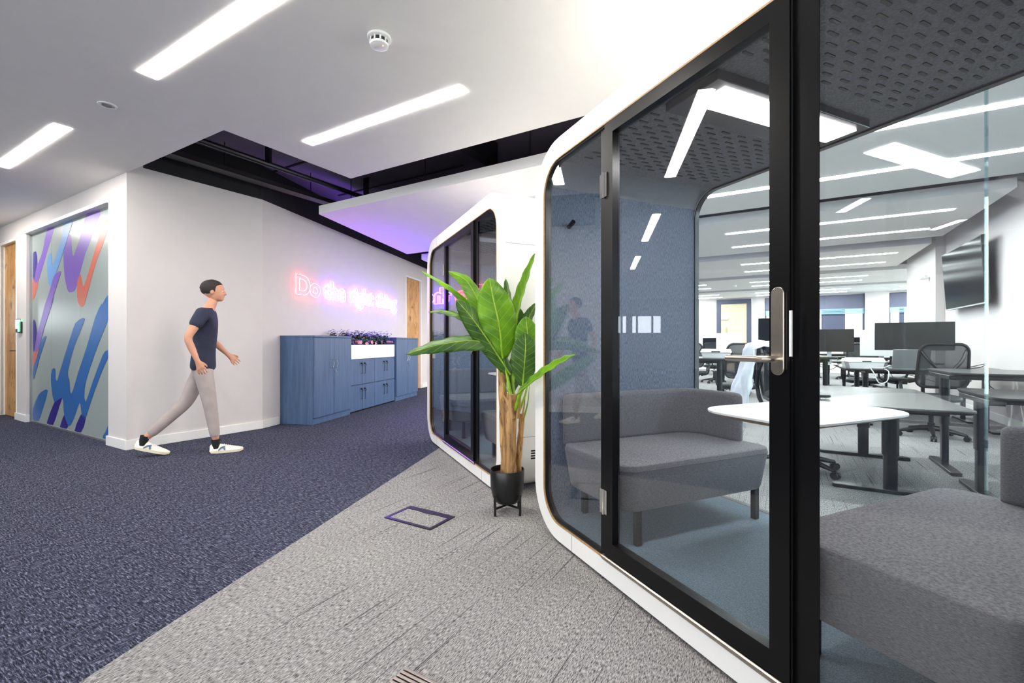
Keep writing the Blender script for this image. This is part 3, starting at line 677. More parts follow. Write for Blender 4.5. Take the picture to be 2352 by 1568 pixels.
# ================================================================== PHONE-BOOTH ROOMS (local x runs into the booth, y along its front)
def booth(label):
    o = thing('meeting_booth', label, 'office booth', P(1.25, .24), TP, 'white framed glass meeting booths')
    D = 1.20; Ln = 2.20; H = 2.222
    outer = rrect(0, Ln, .012, H, .28, 10); inner = rrect(.112, Ln-.112, .104, H-.112, .175, 10)
    sh = MB().ringx(rrect(.006, Ln-.006, .018, H-.006, .275, 10), inner, 0, .006).ringx(outer, inner, .006, D-.006).ringx(rrect(.006, Ln-.006, .018, H-.006, .275, 10), inner, D-.006, D)
    sh.build('shell', 'white_metal', parent=o)
    # panel joints of the outer shell
    j = MB()
    for y in (.42, Ln-.42):
        for z0, z1 in ((.014, .102), (H-.110, H-.002)):
            j.box(-.0006, .0005, y, y+.0025, z0, z1)
    for z in (.42, 1.80):
        for y in (-.0006, Ln-.0002): j.box(.02, D-.02, y, y+.0008, z, z+.003)
    j.build('panel_joint', 'grey_plastic', parent=o)
    in2 = rrect(.119, Ln-.119, .111, H-.119, .168, 10)
    MB().ringx(inner, in2, -.002, .03).build('plywood_trim', 'ply_edge', parent=o)
    MB().ringx(inner, in2, D-.03, D+.002).build('plywood_trim', 'ply_edge', parent=o)
    in3 = rrect(.127, Ln-.127, .119, H-.127, .160, 10)
    MB().ringx(in2, in3, .006, .04).build('gasket', 'black_metal', parent=o)
    MB().ringx(in2, in3, D-.04, D-.006).build('gasket', 'black_metal', parent=o)
    MB().ringx(inner, rrect(.118, Ln-.118, .110, H-.103, .168, 10), .04, D-.04).build('felt_lining', 'felt', parent=o)
    MB().box(.04, D-.04, .25, Ln-.25, H-.118, H-.104).build('ceiling_panel', 'felt_ceiling', parent=o, bevel=.003)
    MB().box(.042, D-.042, .19, Ln-.19, .106, .118).build('floor_carpet', 'pod_carpet', parent=o)
    sl = MB()
    for bank in (.30, 1.28):
        for r_ in range(15):
            for c_ in range(9):
                x = .12+c_*.108+(.054 if r_ % 2 else 0); y = bank+.04+r_*.037
                if x+.05 > D-.07: continue
                sl.prism(rrect(x, x+.052, y, y+.012, .0058, 3), H-.1215, H-.1185)
    sl.build('ceiling_slots', 'black_satin', parent=o, smooth=False)
    lp = MB().box(.12, 1.06, .965, 1.235, H-.158, H-.119).build('ceiling_lamp', 'dark_metal', parent=o, bevel=.004)
    df = MB().box(.194, 1.02, 1.0, 1.135, H-.163, H-.158).build('lamp_diffuser', 'booth_lamp', parent=lp, smooth=False)
    hk = MB().tube([(.16, 2.075, 1.78), (.16, 2.02, 1.80)], [.013, .014], 14).build('coat_hook', 'black_metal', parent=o)
    # front: far fixed pane, door, near fixed pane
    y0, y1 = .612, 1.490
    def pane(a, b, name='fixed_pane', x=.015, z0=.112, z1=H-.120):
        full = rrect(.120, Ln-.120, z0, z1, .166, 10)
        pts = [(min(max(y, a), b), z) for y, z in full]
        out = []
        for q in pts:
            if not out or (abs(q[0]-out[-1][0])+abs(q[1]-out[-1][1])) > 1e-5: out.append(q)
        return MB().prismx(out, x, x+.010).build(name, 'back_glass' if name == 'back_pane' else 'booth_glass', parent=o, smooth=False)
    pane(y1+.012, Ln-.12); pane(.12, y0-.012)
    MB().box(.0115, .0145, y1+.006, y1+.05, .112, H-.120).box(.0115, .0145, y0-.072, y0-.006, .112, H-.120).box(.0115, .0145, .30, y0-.072, H-.145, H-.120).build('edge_band', 'black_satin', parent=o)
    MB().box(.0, .05, y0-.006, y0-.001, .112, H-.12).box(.0, .05, y1+.001, y1+.006, .112, H-.12).build('door_jamb', 'black_satin', parent=o)
    z0, z1 = .125, H-.122
    fr = MB()
    fr.loft([[(-.004, a, b) for a, b in ((y0, z0), (y1, z0), (y1, z1), (y0, z1))], [(.036, a, b) for a, b in ((y0, z0), (y1, z0), (y1, z1), (y0, z1))],
             [(.036, a, b) for a, b in ((y0+.062, z0+.070), (y1-.058, z0+.070), (y1-.058, z1-.055), (y0+.062, z1-.055))], [(-.004, a, b) for a, b in ((y0+.062, z0+.070), (y1-.058, z0+.070), (y1-.058, z1-.055), (y0+.062, z1-.055))]], loop=True)
    dr = fr.build('door', 'black_satin', parent=o)
    MB().box(.012, .022, y0+.060, y1-.056, z0+.068, z1-.053).build('door_glass', 'booth_glass', parent=dr)
    hp = MB().loft([[(x, a, b) for a, b in rrect(y0+.012, y0+.052, 1.005, 1.26, .02, 8)] for x in (-.012, -.0045)]).build('handle_plate', 'brushed_steel', parent=dr, bevel=.0015)
    MB().tube([(-.012, y0+.034, 1.052), (-.045, y0+.034, 1.052), (-.056, y0+.045, 1.052), (-.058, y0+.06, 1.052), (-.058, y0+.165, 1.052)], .0095, 14).build('lever', 'brushed_steel', parent=dr)
    MB().box(-.010, -.0045, y0-.010, y0-.002, 1.06, 1.19).build('strike_magnet', 'white_plastic', parent=o, bevel=.001)
    for z in (.37, 1.82):
        MB().tube([(-.010, y1+.003, z-.058), (-.010, y1+.003, z+.058)], .0065, 10).box(-.0095, -.0045, y1-.022, y1-.002, z-.055, z+.055).box(-.0095, -.0045, y1+.008, y1+.03, z-.055, z+.055).build('hinge', 'chrome', parent=dr)
    MB().box(-.006, .03, y0-.03, y1+.02, .100, .122).tube([(-.005, y0-.03, .113), (-.005, y1+.02, .113)], .0085, 10).build('threshold', 'brushed_steel', parent=o)
    # back: two panes with a clear joint
    for a, b in ((.12, .6225), (.6235, Ln-.12)): pane(a, b, 'back_pane', D-.025)
    MB().box(D-.027, D-.013, .6195, .6265, .114, H-.122).build('glass_joint', 'edge_glass', parent=o)
    # small covers on the shell, air slots on the side
    MB().loft([[(x, a, b) for a, b in rrect(Ln-.028, Ln-.008, 1.86, 1.92, .009, 6)] for x in (-.0035, 0)]).build('bolt_cover', 'white_plastic', parent=o)
    MB().loft([[(x, a, b) for a, b in rrect(1.59, 1.61, H-.085, H-.03, .009, 6)] for x in (-.0035, 0)]).build('bolt_cover', 'white_plastic', parent=o)
    vs_ = MB()
    for r_ in range(4):
        for c_ in range(5): vs_.box(.22+c_*.12, .325+c_*.12, -.0007, .0004, .26+r_*.018, .27+r_*.018)
    for r_ in range(4):
        for c_ in range(5): vs_.box(.22+c_*.12, .325+c_*.12, Ln-.0004, Ln+.0007, .26+r_*.018, .27+r_*.018)
    vs_.build('air_slots', 'black_satin', parent=o)
    MB().box(.1, D-.1, .35, Ln-.35, .0, .014).build('base_feet', 'black_metal', parent=o)
    return o
b1_ = booth('large white framed glass meeting booth with a black framed door, filling the right foreground')
b2_ = dup(b1_, 'smaller looking white framed glass booth standing farther back, beyond the banana plant', P(1.25, 2.93), TP)
for l in b2_.children:
    if l.name.startswith('ceiling_lamp'):
        for c_ in l.children:
            c_.material_slots[0].link = 'OBJECT'; c_.material_slots[0].material = MATS['white_plastic']

# ------------------------------------------------------------------ booth sofas and tables
def sofa(label, loc, sg=1, grp='grey fabric booth sofas'):
    o = thing('booth_sofa', label, 'sofa', loc, TP, grp)
    def fl(v): return v if sg > 0 else v
    M = Matrix.Scale(sg, 4, (0, 1, 0)) if sg < 0 else Matrix.Identity(4)
    s_ = MB().soft(-.52, .53, .36, .965, .285, .512, .10, .022, .03, 8)
    # slight crown of the seat
    for v in s_.bm.verts:
        if v.co.z > .505: v.co.z += .006
    s_.xf(M).build('seat', 'sofa_grey', parent=o)
    pr = rrect(-.516, .526, .364, .961, .098, 8)
    MB().tube([(a, b, .492) for a, b in pr], .0022, 6, closed=True).xf(M).build('seat_piping', 'sofa_grey', parent=o)
    path = [(-.42, .948), (-.2, .948), (0, .948), (.2, .948)]
    for k in range(7):
        a = R(90-90*k/6); path.append((.30+.180*math.cos(a), .768+.180*math.sin(a)))
    path += [(.482, .68), (.484, .60)]
    rings = []; n = len(path)
    ext = []
    for i, p in enumerate(path):
        d = Vector(path[min(i+1, n-1)])-Vector(path[max(i-1, 0)]); d.normalize(); ext.append((Vector(p), d, 1.))
    full = []
    p0, d0, _ = ext[0]
    for k in range(5):
        a = math.pi/2*k/5; full.append((p0-d0*.07*math.cos(a), d0, math.sin(a)*.98+.02))
    full += ext
    pe, de, _ = ext[-1]
    for k in range(4, -1, -1):
        a = math.pi/2*k/5; full.append((pe+de*.05*math.cos(a), de, math.sin(a)*.98+.02))
    for p, d, f in full:
        nn = Vector((-d.y, d.x)); prof = rrect(-.036, .036, .508, .80, .030, 4)
        ring = []
        for a, z in prof:
            lean = (z-.51)*.10
            zz = .508+(z-.508)*(1-(1-f)*.10)
            a2 = a*f*(1.08-.35*(z-.508))
            q = p+nn*(a2)
            ring.append((q.x, q.y, zz))
        rings.append(ring)
    MB().loft(rings).xf(M).build('backrest', 'sofa_grey', parent=o)
    for x in (-.39, .43):
        for y in (.42, .88): MB().box(x-.016, x+.016, y-.016, y+.016, .118, .30).xf(M).build('leg', 'black_metal', parent=o, bevel=.003)
    return o
def btable(label, loc):
    t = thing('booth_table', label, 'table', loc, TP, 'white topped booth tables')
    def ring(i, z): return [(x, y, z) for x, y in rrect(-.25+i, .545-i, -.30+i, .215-i, .16-i*.5, 9)]
    MB().loft([ring(.006, .791), ring(0, .793), ring(0, .8005), ring(.002, .802)]).build('table_top', 'white_laminate', parent=t)
    MB().loft([ring(.07, .768), ring(.008, .788), ring(.004, .791)]).build('plywood_edge', 'ply_edge', parent=t)
    MB().tube([(.14, -.05, .13), (.14, -.05, .77)], .03, 16).build('column', 'black_metal', parent=t)
    MB().lathe([(.07, .118), (.07, .124), (.045, .13), (.03, .14)], c=(.14, -.05), seg=32).build('foot', 'black_metal', parent=t)
    return t
for k, (pp0, w_) in enumerate(((1.34, 'near'), (4.03, 'far'))):
    sofa('grey fabric two-seat sofa at the far end of the %s booth' % w_, P(1.85, pp0), 1)
    sofa('grey fabric sofa in the %s' % ('bottom right corner of the view, inside the near booth' if k == 0 else 'far booth, seat corner seen through its right pane'), P(1.85, pp0), -1)
    btable('white rounded table with plywood edge inside the %s booth' % w_, P(1.85, pp0))

# ================================================================== BANANA PLANT, FLOOR FITTINGS
bp_ = thing('banana_plant', 'tall banana plant with broad bright green leaves in a black pot between the booths', 'plant', (-.0315, 2.964, 0))
O_ = Vector((-.0315, 2.964, 0))
def lv_(px, py, Y): return at(px, py, Y)-O_
MB().lathe([(.03, .056), (.07, .066), (.095, .10), (.108, .16), (.112, .275), (.110, .279), (.106, .277), (.103, .16), (.085, .12), (.02, .11)], seg=36).build('pot', 'pot_black', parent=bp_)
MB().lathe([(.005, .235), (.104, .235), (.104, .243), (.04, .252), (.005, .252)], seg=28).build('soil', 'soil', parent=bp_)
std = MB()
for a in (45, 135, 225, 315):
    x, y = .112*math.cos(R(a+3)), .112*math.sin(R(a+3))
    MB().box(x-.0075, x+.0075, y-.0075, y+.0075, 0, .125).build('stand_leg', 'black_metal', parent=bp_)
for a in (45, 135):
    x, y = .112*math.cos(R(a+3)), .112*math.sin(R(a+3)); std.tube([(-x, -y, .045), (x, y, .045)], .007, 6)
std.build('stand_cross', 'black_metal', parent=bp_)
def trunk(pts, rad, nm='trunk'):
    mb = MB(); P_ = [lv_(*p) for p in pts]; out = []; rr = []
    N_ = 14
    for i in range(N_+1):
        f = i/N_*(len(P_)-1); k = min(int(f), len(P_)-2); out.append(P_[k].lerp(P_[k+1], f-k)+Vector((random.uniform(-1, 1), random.uniform(-1, 1), 0))*.0018)
        rr.append((rad[0]+(rad[1]-rad[0])*i/N_)*random.uniform(.94, 1.06))
    mb.tube(out, rr, 14)
    for v in mb.bm.verts: v.co += Vector((mnoise.noise(v.co*60), mnoise.noise(v.co*60+Vector((9, 0, 0))), 0))*.004
    return mb.build(nm, 'bark', parent=bp_)
trunk([(1163, 1098, 2.965), (1158, 980, 2.965), (1152, 830, 2.96)], (.034, .026))
trunk([(1173, 1100, 2.915), (1172, 1000, 2.91), (1176, 905, 2.90)], (.036, .036))
trunk([(1190, 1096, 2.985), (1192, 1040, 2.985), (1200, 950, 2.98)], (.022, .018))
# dry sheaths on the trunks
sh = MB()
for pts, r0 in (([(1180, 960, 2.88), (1165, 920, 2.87), (1154, 903, 2.86)], .016), ([(1188, 960, 2.88), (1194, 925, 2.87), (1197, 900, 2.87)], .012), ([(1200, 960, 2.96), (1204, 930, 2.95), (1206, 915, 2.95)], .008)):
    Q = [lv_(*p) for p in pts]; sh.tube(Q, [r0, r0*.7, .002], 8)
sh.build('dry_sheath', 'bark', parent=bp_)
def spline(P_, n):
    out = []
    Q = [P_[0]*2-P_[1]] + P_ + [P_[-1]*2-P_[-2]]
    for i in range(n+1):
        f = i/n*(len(P_)-1); k = min(int(f), len(P_)-2); t_ = f-k
        p0, p1, p2, p3 = Q[k:k+4]
        out.append(.5*((2*p1)+(-p0+p2)*t_+(2*p0-5*p1+4*p2-p3)*t_*t_+(-p0+3*p1-3*p2+p3)*t_**3))
    return out
def leaf(pts, hw, side, mat, fold=.25, tipw=.55, wave=.004, stem=None, f0=0.):
    P_ = spline([lv_(*p) for p in pts], 22); side = Vector(side).normalized(); mb = MB(); bm = mb.bm
    uvl = bm.loops.layers.uv.new('UVMap'); NW = 8; rows = []
    for i, p in enumerate(P_):
        f = i/22; d = (P_[min(i+1, 22)]-P_[max(i-1, 0)]).normalized()
        s_ = (side-d*side.dot(d)).normalized(); nrm = s_.cross(d)
        w = hw*(math.sin(math.pi*min(1, (f*.97+.03))**tipw)**.62 if f < 1 else .02)
        w = max(w, .0015); row = []
        for j in range(NW+1):
            u = j/NW*2-1
            wz = wave*math.sin(f*34+u*2)*abs(u)
            row.append((bm.verts.new(p+s_*u*w+nrm*(abs(u)*w*fold*-1+wz)), (j/NW, f)))
        rows.append(row)
    for a, b in zip(rows, rows[1:]):
        for j in range(NW):
            q = (a[j], a[j+1], b[j+1], b[j]); fc = bm.faces.new([x_[0] for x_ in q])
            for lp_, x_ in zip(fc.loops, q): lp_[uvl].uv = x_[1]
    o = mb.build('leaf', mat, parent=bp_, ang=180)
    so = o.modifiers.new('thick', 'SOLIDIFY'); so.thickness = .0012
    MB().tube([p+Vector((0, .002, 0)) for p in P_], [.0055*(1-i/24)+.0008 for i in range(23)], 6).build('midrib', 'banana_stem', parent=o)
    return o
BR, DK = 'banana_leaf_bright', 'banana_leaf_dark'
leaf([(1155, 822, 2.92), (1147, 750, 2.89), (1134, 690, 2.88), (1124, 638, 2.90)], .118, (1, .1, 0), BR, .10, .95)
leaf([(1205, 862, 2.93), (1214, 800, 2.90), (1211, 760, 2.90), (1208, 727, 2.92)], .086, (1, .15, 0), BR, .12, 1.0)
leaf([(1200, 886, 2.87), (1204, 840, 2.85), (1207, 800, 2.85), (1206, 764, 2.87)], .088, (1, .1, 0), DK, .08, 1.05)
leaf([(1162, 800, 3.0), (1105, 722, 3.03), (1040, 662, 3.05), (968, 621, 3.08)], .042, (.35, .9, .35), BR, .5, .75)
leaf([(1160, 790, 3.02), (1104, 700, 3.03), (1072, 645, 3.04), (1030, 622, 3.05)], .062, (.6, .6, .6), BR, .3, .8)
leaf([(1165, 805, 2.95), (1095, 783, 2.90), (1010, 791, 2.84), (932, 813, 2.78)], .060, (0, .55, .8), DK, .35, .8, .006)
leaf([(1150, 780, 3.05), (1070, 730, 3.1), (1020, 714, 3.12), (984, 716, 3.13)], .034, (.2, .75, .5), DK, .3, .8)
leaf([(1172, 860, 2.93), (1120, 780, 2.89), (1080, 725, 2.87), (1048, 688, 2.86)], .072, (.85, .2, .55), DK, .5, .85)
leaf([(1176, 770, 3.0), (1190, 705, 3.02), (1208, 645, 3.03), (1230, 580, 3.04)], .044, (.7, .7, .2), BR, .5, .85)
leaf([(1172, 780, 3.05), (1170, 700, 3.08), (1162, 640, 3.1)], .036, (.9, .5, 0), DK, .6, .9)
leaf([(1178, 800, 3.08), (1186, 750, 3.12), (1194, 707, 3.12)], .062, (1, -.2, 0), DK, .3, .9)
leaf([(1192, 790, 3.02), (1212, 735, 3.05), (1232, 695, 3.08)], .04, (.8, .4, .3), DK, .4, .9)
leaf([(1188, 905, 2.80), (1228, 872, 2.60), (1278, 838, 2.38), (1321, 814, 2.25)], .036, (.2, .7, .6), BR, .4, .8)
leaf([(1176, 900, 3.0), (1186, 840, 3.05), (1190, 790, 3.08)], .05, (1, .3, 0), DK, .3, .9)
def petiole(pts, r0, r1):
    Q = spline([lv_(*p) for p in pts], 10)
    MB().tube(Q, [r0+(r1-r0)*i/10 for i in range(11)], 10, flat=.6).build('leaf_stalk', 'banana_stem', parent=bp_)
petiole([(1152, 850, 2.96), (1153, 820, 2.93), (1150, 790, 2.91)], .018, .007)
petiole([(1156, 860, 2.95), (1150, 815, 2.95), (1164, 800, 3.0)], .014, .006)
petiole([(1176, 935, 2.91), (1168, 880, 2.93), (1156, 822, 2.94)], .026, .010)
petiole([(1182, 940, 2.90), (1194, 900, 2.89), (1203, 870, 2.88)], .026, .008)
petiole([(1184, 935, 2.90), (1178, 880, 2.96), (1176, 770, 3.0)], .022, .007)
petiole([(1190, 950, 2.94), (1208, 900, 2.95), (1212, 860, 2.95)], .016, .006)
petiole([(1202, 965, 2.98), (1212, 925, 2.98), (1216, 885, 2.99)], .011, .003)
petiole([(1184, 945, 2.90), (1190, 920, 2.84), (1204, 890, 2.74)], .018, .005)
petiole([(1166, 900, 2.94), (1153, 868, 2.94), (1142, 835, 2.93)], .006, .003)

fb = thing('floor_box', 'rectangular floor socket box with a dark rim and carpet lid in the grey carpet', 'floor socket', (-.579, 2.857, 0), TG)
MB().loft([[(x, y, z) for x, y in ((-.187, -.118), (.187, -.118), (.187, .118), (-.187, .118))] for z in (.0005, .006)]
          + [[(x, y, .006) for x, y in ((-.165, -.096), (.165, -.096), (.165, .072), (-.165, .072))], [(x, y, .0005) for x, y in ((-.165, -.096), (.165, -.096), (.165, .072), (-.165, .072))]], loop=True).build('rim', 'dark_metal', parent=fb)
MB().box(-.163, .163, -.094, .070, .0005, .0045).build('lid', 'carpet_grey', parent=fb)
MB().box(-.035, .045, .060, .102, .0062, .0085).build('cable_flap', 'dark_metal', parent=fb, bevel=.001)
g0 = Vector((-.358, 1.533, 0)); gr = thing('floor_grille', 'brushed metal floor grille with parallel slats at the bottom edge', 'floor grille', g0, TG)
for k in range(9): MB().box(0.0, .33, -.0165*k-.0115, -.0165*k, .0008, .008).build('slat', 'brushed_steel', parent=gr, bevel=.0015)
MB().box(0, .33, -.15, 0, .0003, .0009).build('backing', 'black_metal', parent=gr)

# ================================================================== WALKING PERSON (faces local +y)
def skin_mesh(verts, edges, mat, sub=2, name='body'):
    me = bpy.data.meshes.new(name); me.from_pydata([v[:3] for v in verts], edges, [])
    o = bpy.data.objects.new('tmp', me); COL.objects.link(o)
    sk = o.modifiers.new('s', 'SKIN'); sk.use_smooth_shade = True
    for i, v in enumerate(verts):
        r = v[3]; d = me.skin_vertices[0].data[i]; d.radius = r if isinstance(r, tuple) else (r, r); d.use_root = (i == 0)
    ss = o.modifiers.new('u', 'SUBSURF'); ss.levels = sub; ss.render_levels = sub
    dg = bpy.context.evaluated_depsgraph_get(); dg.update(); m2 = bpy.data.meshes.new_from_object(o.evaluated_get(dg))
    bpy.data.objects.remove(o); m2.name = name; m2.materials.clear(); m2.materials.append(MATS[mat])
    m2.polygons.foreach_set('use_smooth', [True]*len(m2.polygons))
    return m2
def add(me, name, parent):
    o = bpy.data.objects.new(name, me); COL.objects.link(o); o.parent = parent; return o
mid = Vector((-3.19, 4.49, 0)); thP = math.atan2(-.884, .467)
pe = thing('person', 'person in a dark navy T-shirt, pale trousers and white trainers walking past the wall', 'person', mid, thP)
V = []; E = []
def v(x, y, z, r, *link):
    V.append((x, y, z, r)); i = len(V)-1
    for l in link: E.append((l, i))
    return i
pelvis = v(0, .115, .90, (.08, .065)); belly = v(0, .125, 1.03, (.09, .075), pelvis); chest = v(0, .14, 1.20, (.11, .085), belly)
ucl = v(0, .150, 1.35, (.10, .07), chest); nk = v(0, .165, 1.435, (.052, .054), ucl); nk2 = v(0, .190, 1.49, (.048, .05), nk)
jaw = v(0, .212, 1.55, (.045, .05), nk2)
arms = []
for sx, sh_, el, wr in ((1, (.165, .135, 1.385), (.235, .02, 1.14), (.24, .10, .925)), (-1, (-.165, .15, 1.385), (-.205, .17, 1.13), (-.17, .32, .97))):
    a = v(*sh_, .052, ucl); b = v(*[(sh_[k]+el[k])/2 for k in range(3)], .044, a); c = v(*el, .036, b); d = v(*[(el[k]+wr[k])/2 for k in range(3)], .034, c); e = v(*wr, .022, d)
    arms.append((sx, sh_, el, wr))
    dirn = (Vector(wr)-Vector(el)).normalized(); pl_ = Vector(wr)+dirn*.045; pm = v(*pl_, (.018, .036), e)
    fwd = Vector((0, 1, 0)) if abs(dirn.y) < .7 else Vector((0, 0, 1)); fwd = (fwd-dirn*fwd.dot(dirn)).normalized()
    inn = Vector((-sx, 0, 0))
    for k, (off, L_) in enumerate(((.033, .062), (.011, .072), (-.011, .067), (-.032, .052))):
        q0 = pl_+dirn*.035+fwd*off; q1 = q0+dirn*L_*.5+inn*.008; q2 = q1+(dirn*.8+inn*.6).normalized()*L_*.5
        i0 = v(*q0, .0084, pm); i1 = v(*q1, .0077, i0); v(*q2, .0066, i1)
    t0 = pl_+fwd*.030-dirn*.015; i0 = v(*t0, .011, pm); i1 = v(*(t0+fwd*.018+dirn*.028+inn*.008), .009, i0); v(*(t0+fwd*.022+dirn*.056+inn*.012), .007, i1)
legs = {'front': ((.085, .125, .86), (.085, .185, .49), (.08, .235, .115)), 'rear': ((-.085, .105, .86), (-.085, -.03, .50), (-.08, -.362, .165))}
for k, (h_, kn, an) in legs.items():
    a = v(h_[0]*.8, h_[1], h_[2], .050, pelvis); b = v(*[(h_[i]+kn[i])/2 for i in range(3)], .062, a); c = v(*kn, .046, b); d = v(*[kn[i]*.6+an[i]*.4 for i in range(3)], .05, c); e = v(*an, .034, d)
me_b = skin_mesh(V, E, 'skin')
bm = bmesh.new(); bm.from_mesh(me_b); f_ = MB(); f_.bm.free(); f_.bm = bm
# skull, face, nose, lips, brow, chin and ears, fused with the body into one skin
n_old = len(bm.verts)
f_.ball((0, .205, 1.632), .076, .096, .088, 20, 14)
f_.ball((0, .232, 1.585), .062, .066, .072, 18, 12)
f_.ball((0, .262, 1.540), .034, .032, .026, 14, 10)
f_.tube([(0, .290, 1.632), (0, .303, 1.602), (0, .311, 1.590), (0, .292, 1.580)], [.008, .011, .014, .009], 10)
for sx in (-1, 1):
    f_.ball((sx*.073, .200, 1.603), .010, .016, .025, 10, 8); f_.ball((sx*.013, .298, 1.587), .008, .010, .008, 8, 6)
f_.tube([(-.030, .287, 1.642), (0, .296, 1.640), (.030, .287, 1.642)], [.006, .008, .006], 8)
f_.tube([(-.022, .286, 1.562), (0, .296, 1.564), (.022, .286, 1.562)], [.004, .007, .004], 8)
f_.tube([(-.018, .284, 1.553), (0, .293, 1.552), (.018, .284, 1.553)], [.004, .007, .004], 8)
bmesh.ops.recalc_face_normals(bm, faces=bm.faces); bm.to_mesh(me_b); bm.free()
tmp = bpy.data.objects.new('tmp', me_b); COL.objects.link(tmp)
rm = tmp.modifiers.new('r', 'REMESH'); rm.mode = 'VOXEL'; rm.voxel_size = .0052
sm = tmp.modifiers.new('s', 'SMOOTH'); sm.iterations = 3; sm.factor = .5
dg = bpy.context.evaluated_depsgraph_get(); dg.update(); bmes = bpy.data.meshes.new_from_object(tmp.evaluated_get(dg)); bpy.data.objects.remove(tmp)
bmes.materials.clear(); bmes.materials.append(MATS['skin']); bmes.polygons.foreach_set('use_smooth', [True]*len(bmes.polygons))
body = add(bmes, 'body', pe)
for sx in (-1, 1): MB().ball((sx*.028, .284, 1.613), .011, .009, .007).build('eye', 'white_plastic', parent=pe)
for sx in (-1, 1): MB().ball((sx*.028, .2915, 1.613), .005, .003, .005).build('pupil', 'hair', parent=pe)
# hair: cap over the skull, short at the sides
hm = MB().ball((0, .193, 1.646), .084, .103, .086, 20, 14)
for q in hm.bm.verts:
    if q.co.y > .235 and q.co.z < 1.672: q.co.y = .235+(q.co.y-.235)*.15
    if q.co.z < 1.60: q.co.y = min(q.co.y, .185)
    if q.co.z < 1.57: q.co.z = 1.57+(q.co.z-1.57)*.2 
    q.co += Vector((mnoise.noise(q.co*40), mnoise.noise(q.co*40+Vector((5, 0, 0))), mnoise.noise(q.co*40+Vector((0, 7, 0)))))*.006
hm.build('hair', 'hair', parent=pe)
# T-shirt
V = []; E = []
a0_ = v(0, .118, .80, (.146, .124)); a = v(0, .118, .885, (.144, .120), a0_); b = v(0, .125, 1.03, (.128, .106), a); c = v(0, .14, 1.20, (.142, .115), b); d = v(0, .150, 1.345, (.130, .098), c); v(0, .160, 1.415, (.066, .066), d)
for sx, sh_, el, wr in arms:
    e = v(*sh_, .068, d); m_ = Vector(sh_).lerp(Vector(el), .62); v(*m_, .060, e)
add(skin_mesh(V, E, 'tee_navy', name='t_shirt'), 't_shirt', pe)
# trousers
V = []; E = []
a = v(0, .118, .93, (.122, .102)); b = v(0, .115, .86, (.130, .108), a)
for k, (h_, kn, an) in legs.items():
    c = v(h_[0], h_[1], h_[2]-.06, .092, b); d = v(*[(h_[i]+kn[i])/2 for i in range(3)], .082, c); e = v(*kn, .066, d); f = v(*[kn[i]*.5+an[i]*.5 for i in range(3)], .056, e)
    v(*[kn[i]*.08+an[i]*.92 for i in range(3)], .046, f)
add(skin_mesh(V, E, 'trouser', name='trousers'), 'trousers', pe)
# trainers
def shoe(M):
    secs = [(-.085, .022, .030, .070), (-.07, .034, .004, .088), (-.03, .038, 0, .092), (.02, .041, 0, .082), (.07, .045, 0, .066), (.12, .048, 0, .054), (.165, .043, .002, .044), (.195, .026, .010, .034)]
    up = MB(); so = MB(); ru = []; rs = []
    for y, w, z0, z1 in secs:
        ru.append([(w*math.cos(t_)*(1 if math.sin(t_) < .2 else .82), y, .020+max(0, math.sin(t_))*(z1-.018)-(0 if math.sin(t_) > 0 else 0)) for t_ in [math.pi*k/10 for k in range(11)]])
        rs.append([(a_*w*1.08, y*1.03, b_) for a_, b_ in ((-1, z0), (1, z0), (1, .026), (-1, .026))])
    u = up.loft(ru).xf(M).build('shoe', 'shoe_white', parent=pe)
    so.loft(rs).xf(M).build('sole', 'shoe_sole', parent=u, bevel=.004)
    st = MB()
    for sx in (-1, 1):
        st.tube([(sx*.041, -.01, .028), (sx*.040, .01, .055), (sx*.034, .045, .066)], .006, 6).tube([(sx*.043, .045, .028), (sx*.038, .03, .066)], .006, 6)
    st.xf(M).build('side_stripe', 'shoe_blue', parent=u)
    la = MB()
    for k in range(4): la.tube([(-.022, .035+k*.018, .078-k*.006), (0, .038+k*.018, .083-k*.006), (.022, .035+k*.018, .078-k*.006)], .003, 5)
    la.xf(M).build('laces', 'shoe_white', parent=u)
    MB().tube([(0, -.03, .045), (0, -.034, .085), (0, -.036, .135)], [.034, .036, .041], 14).xf(M).build('sock', 'sock_black', parent=pe)
shoe(Matrix.Translation((.08, .268, .002)))
shoe(Matrix.Translation((-.08, -.362, .058)) @ Matrix.Rotation(R(-18), 4, 'X'))

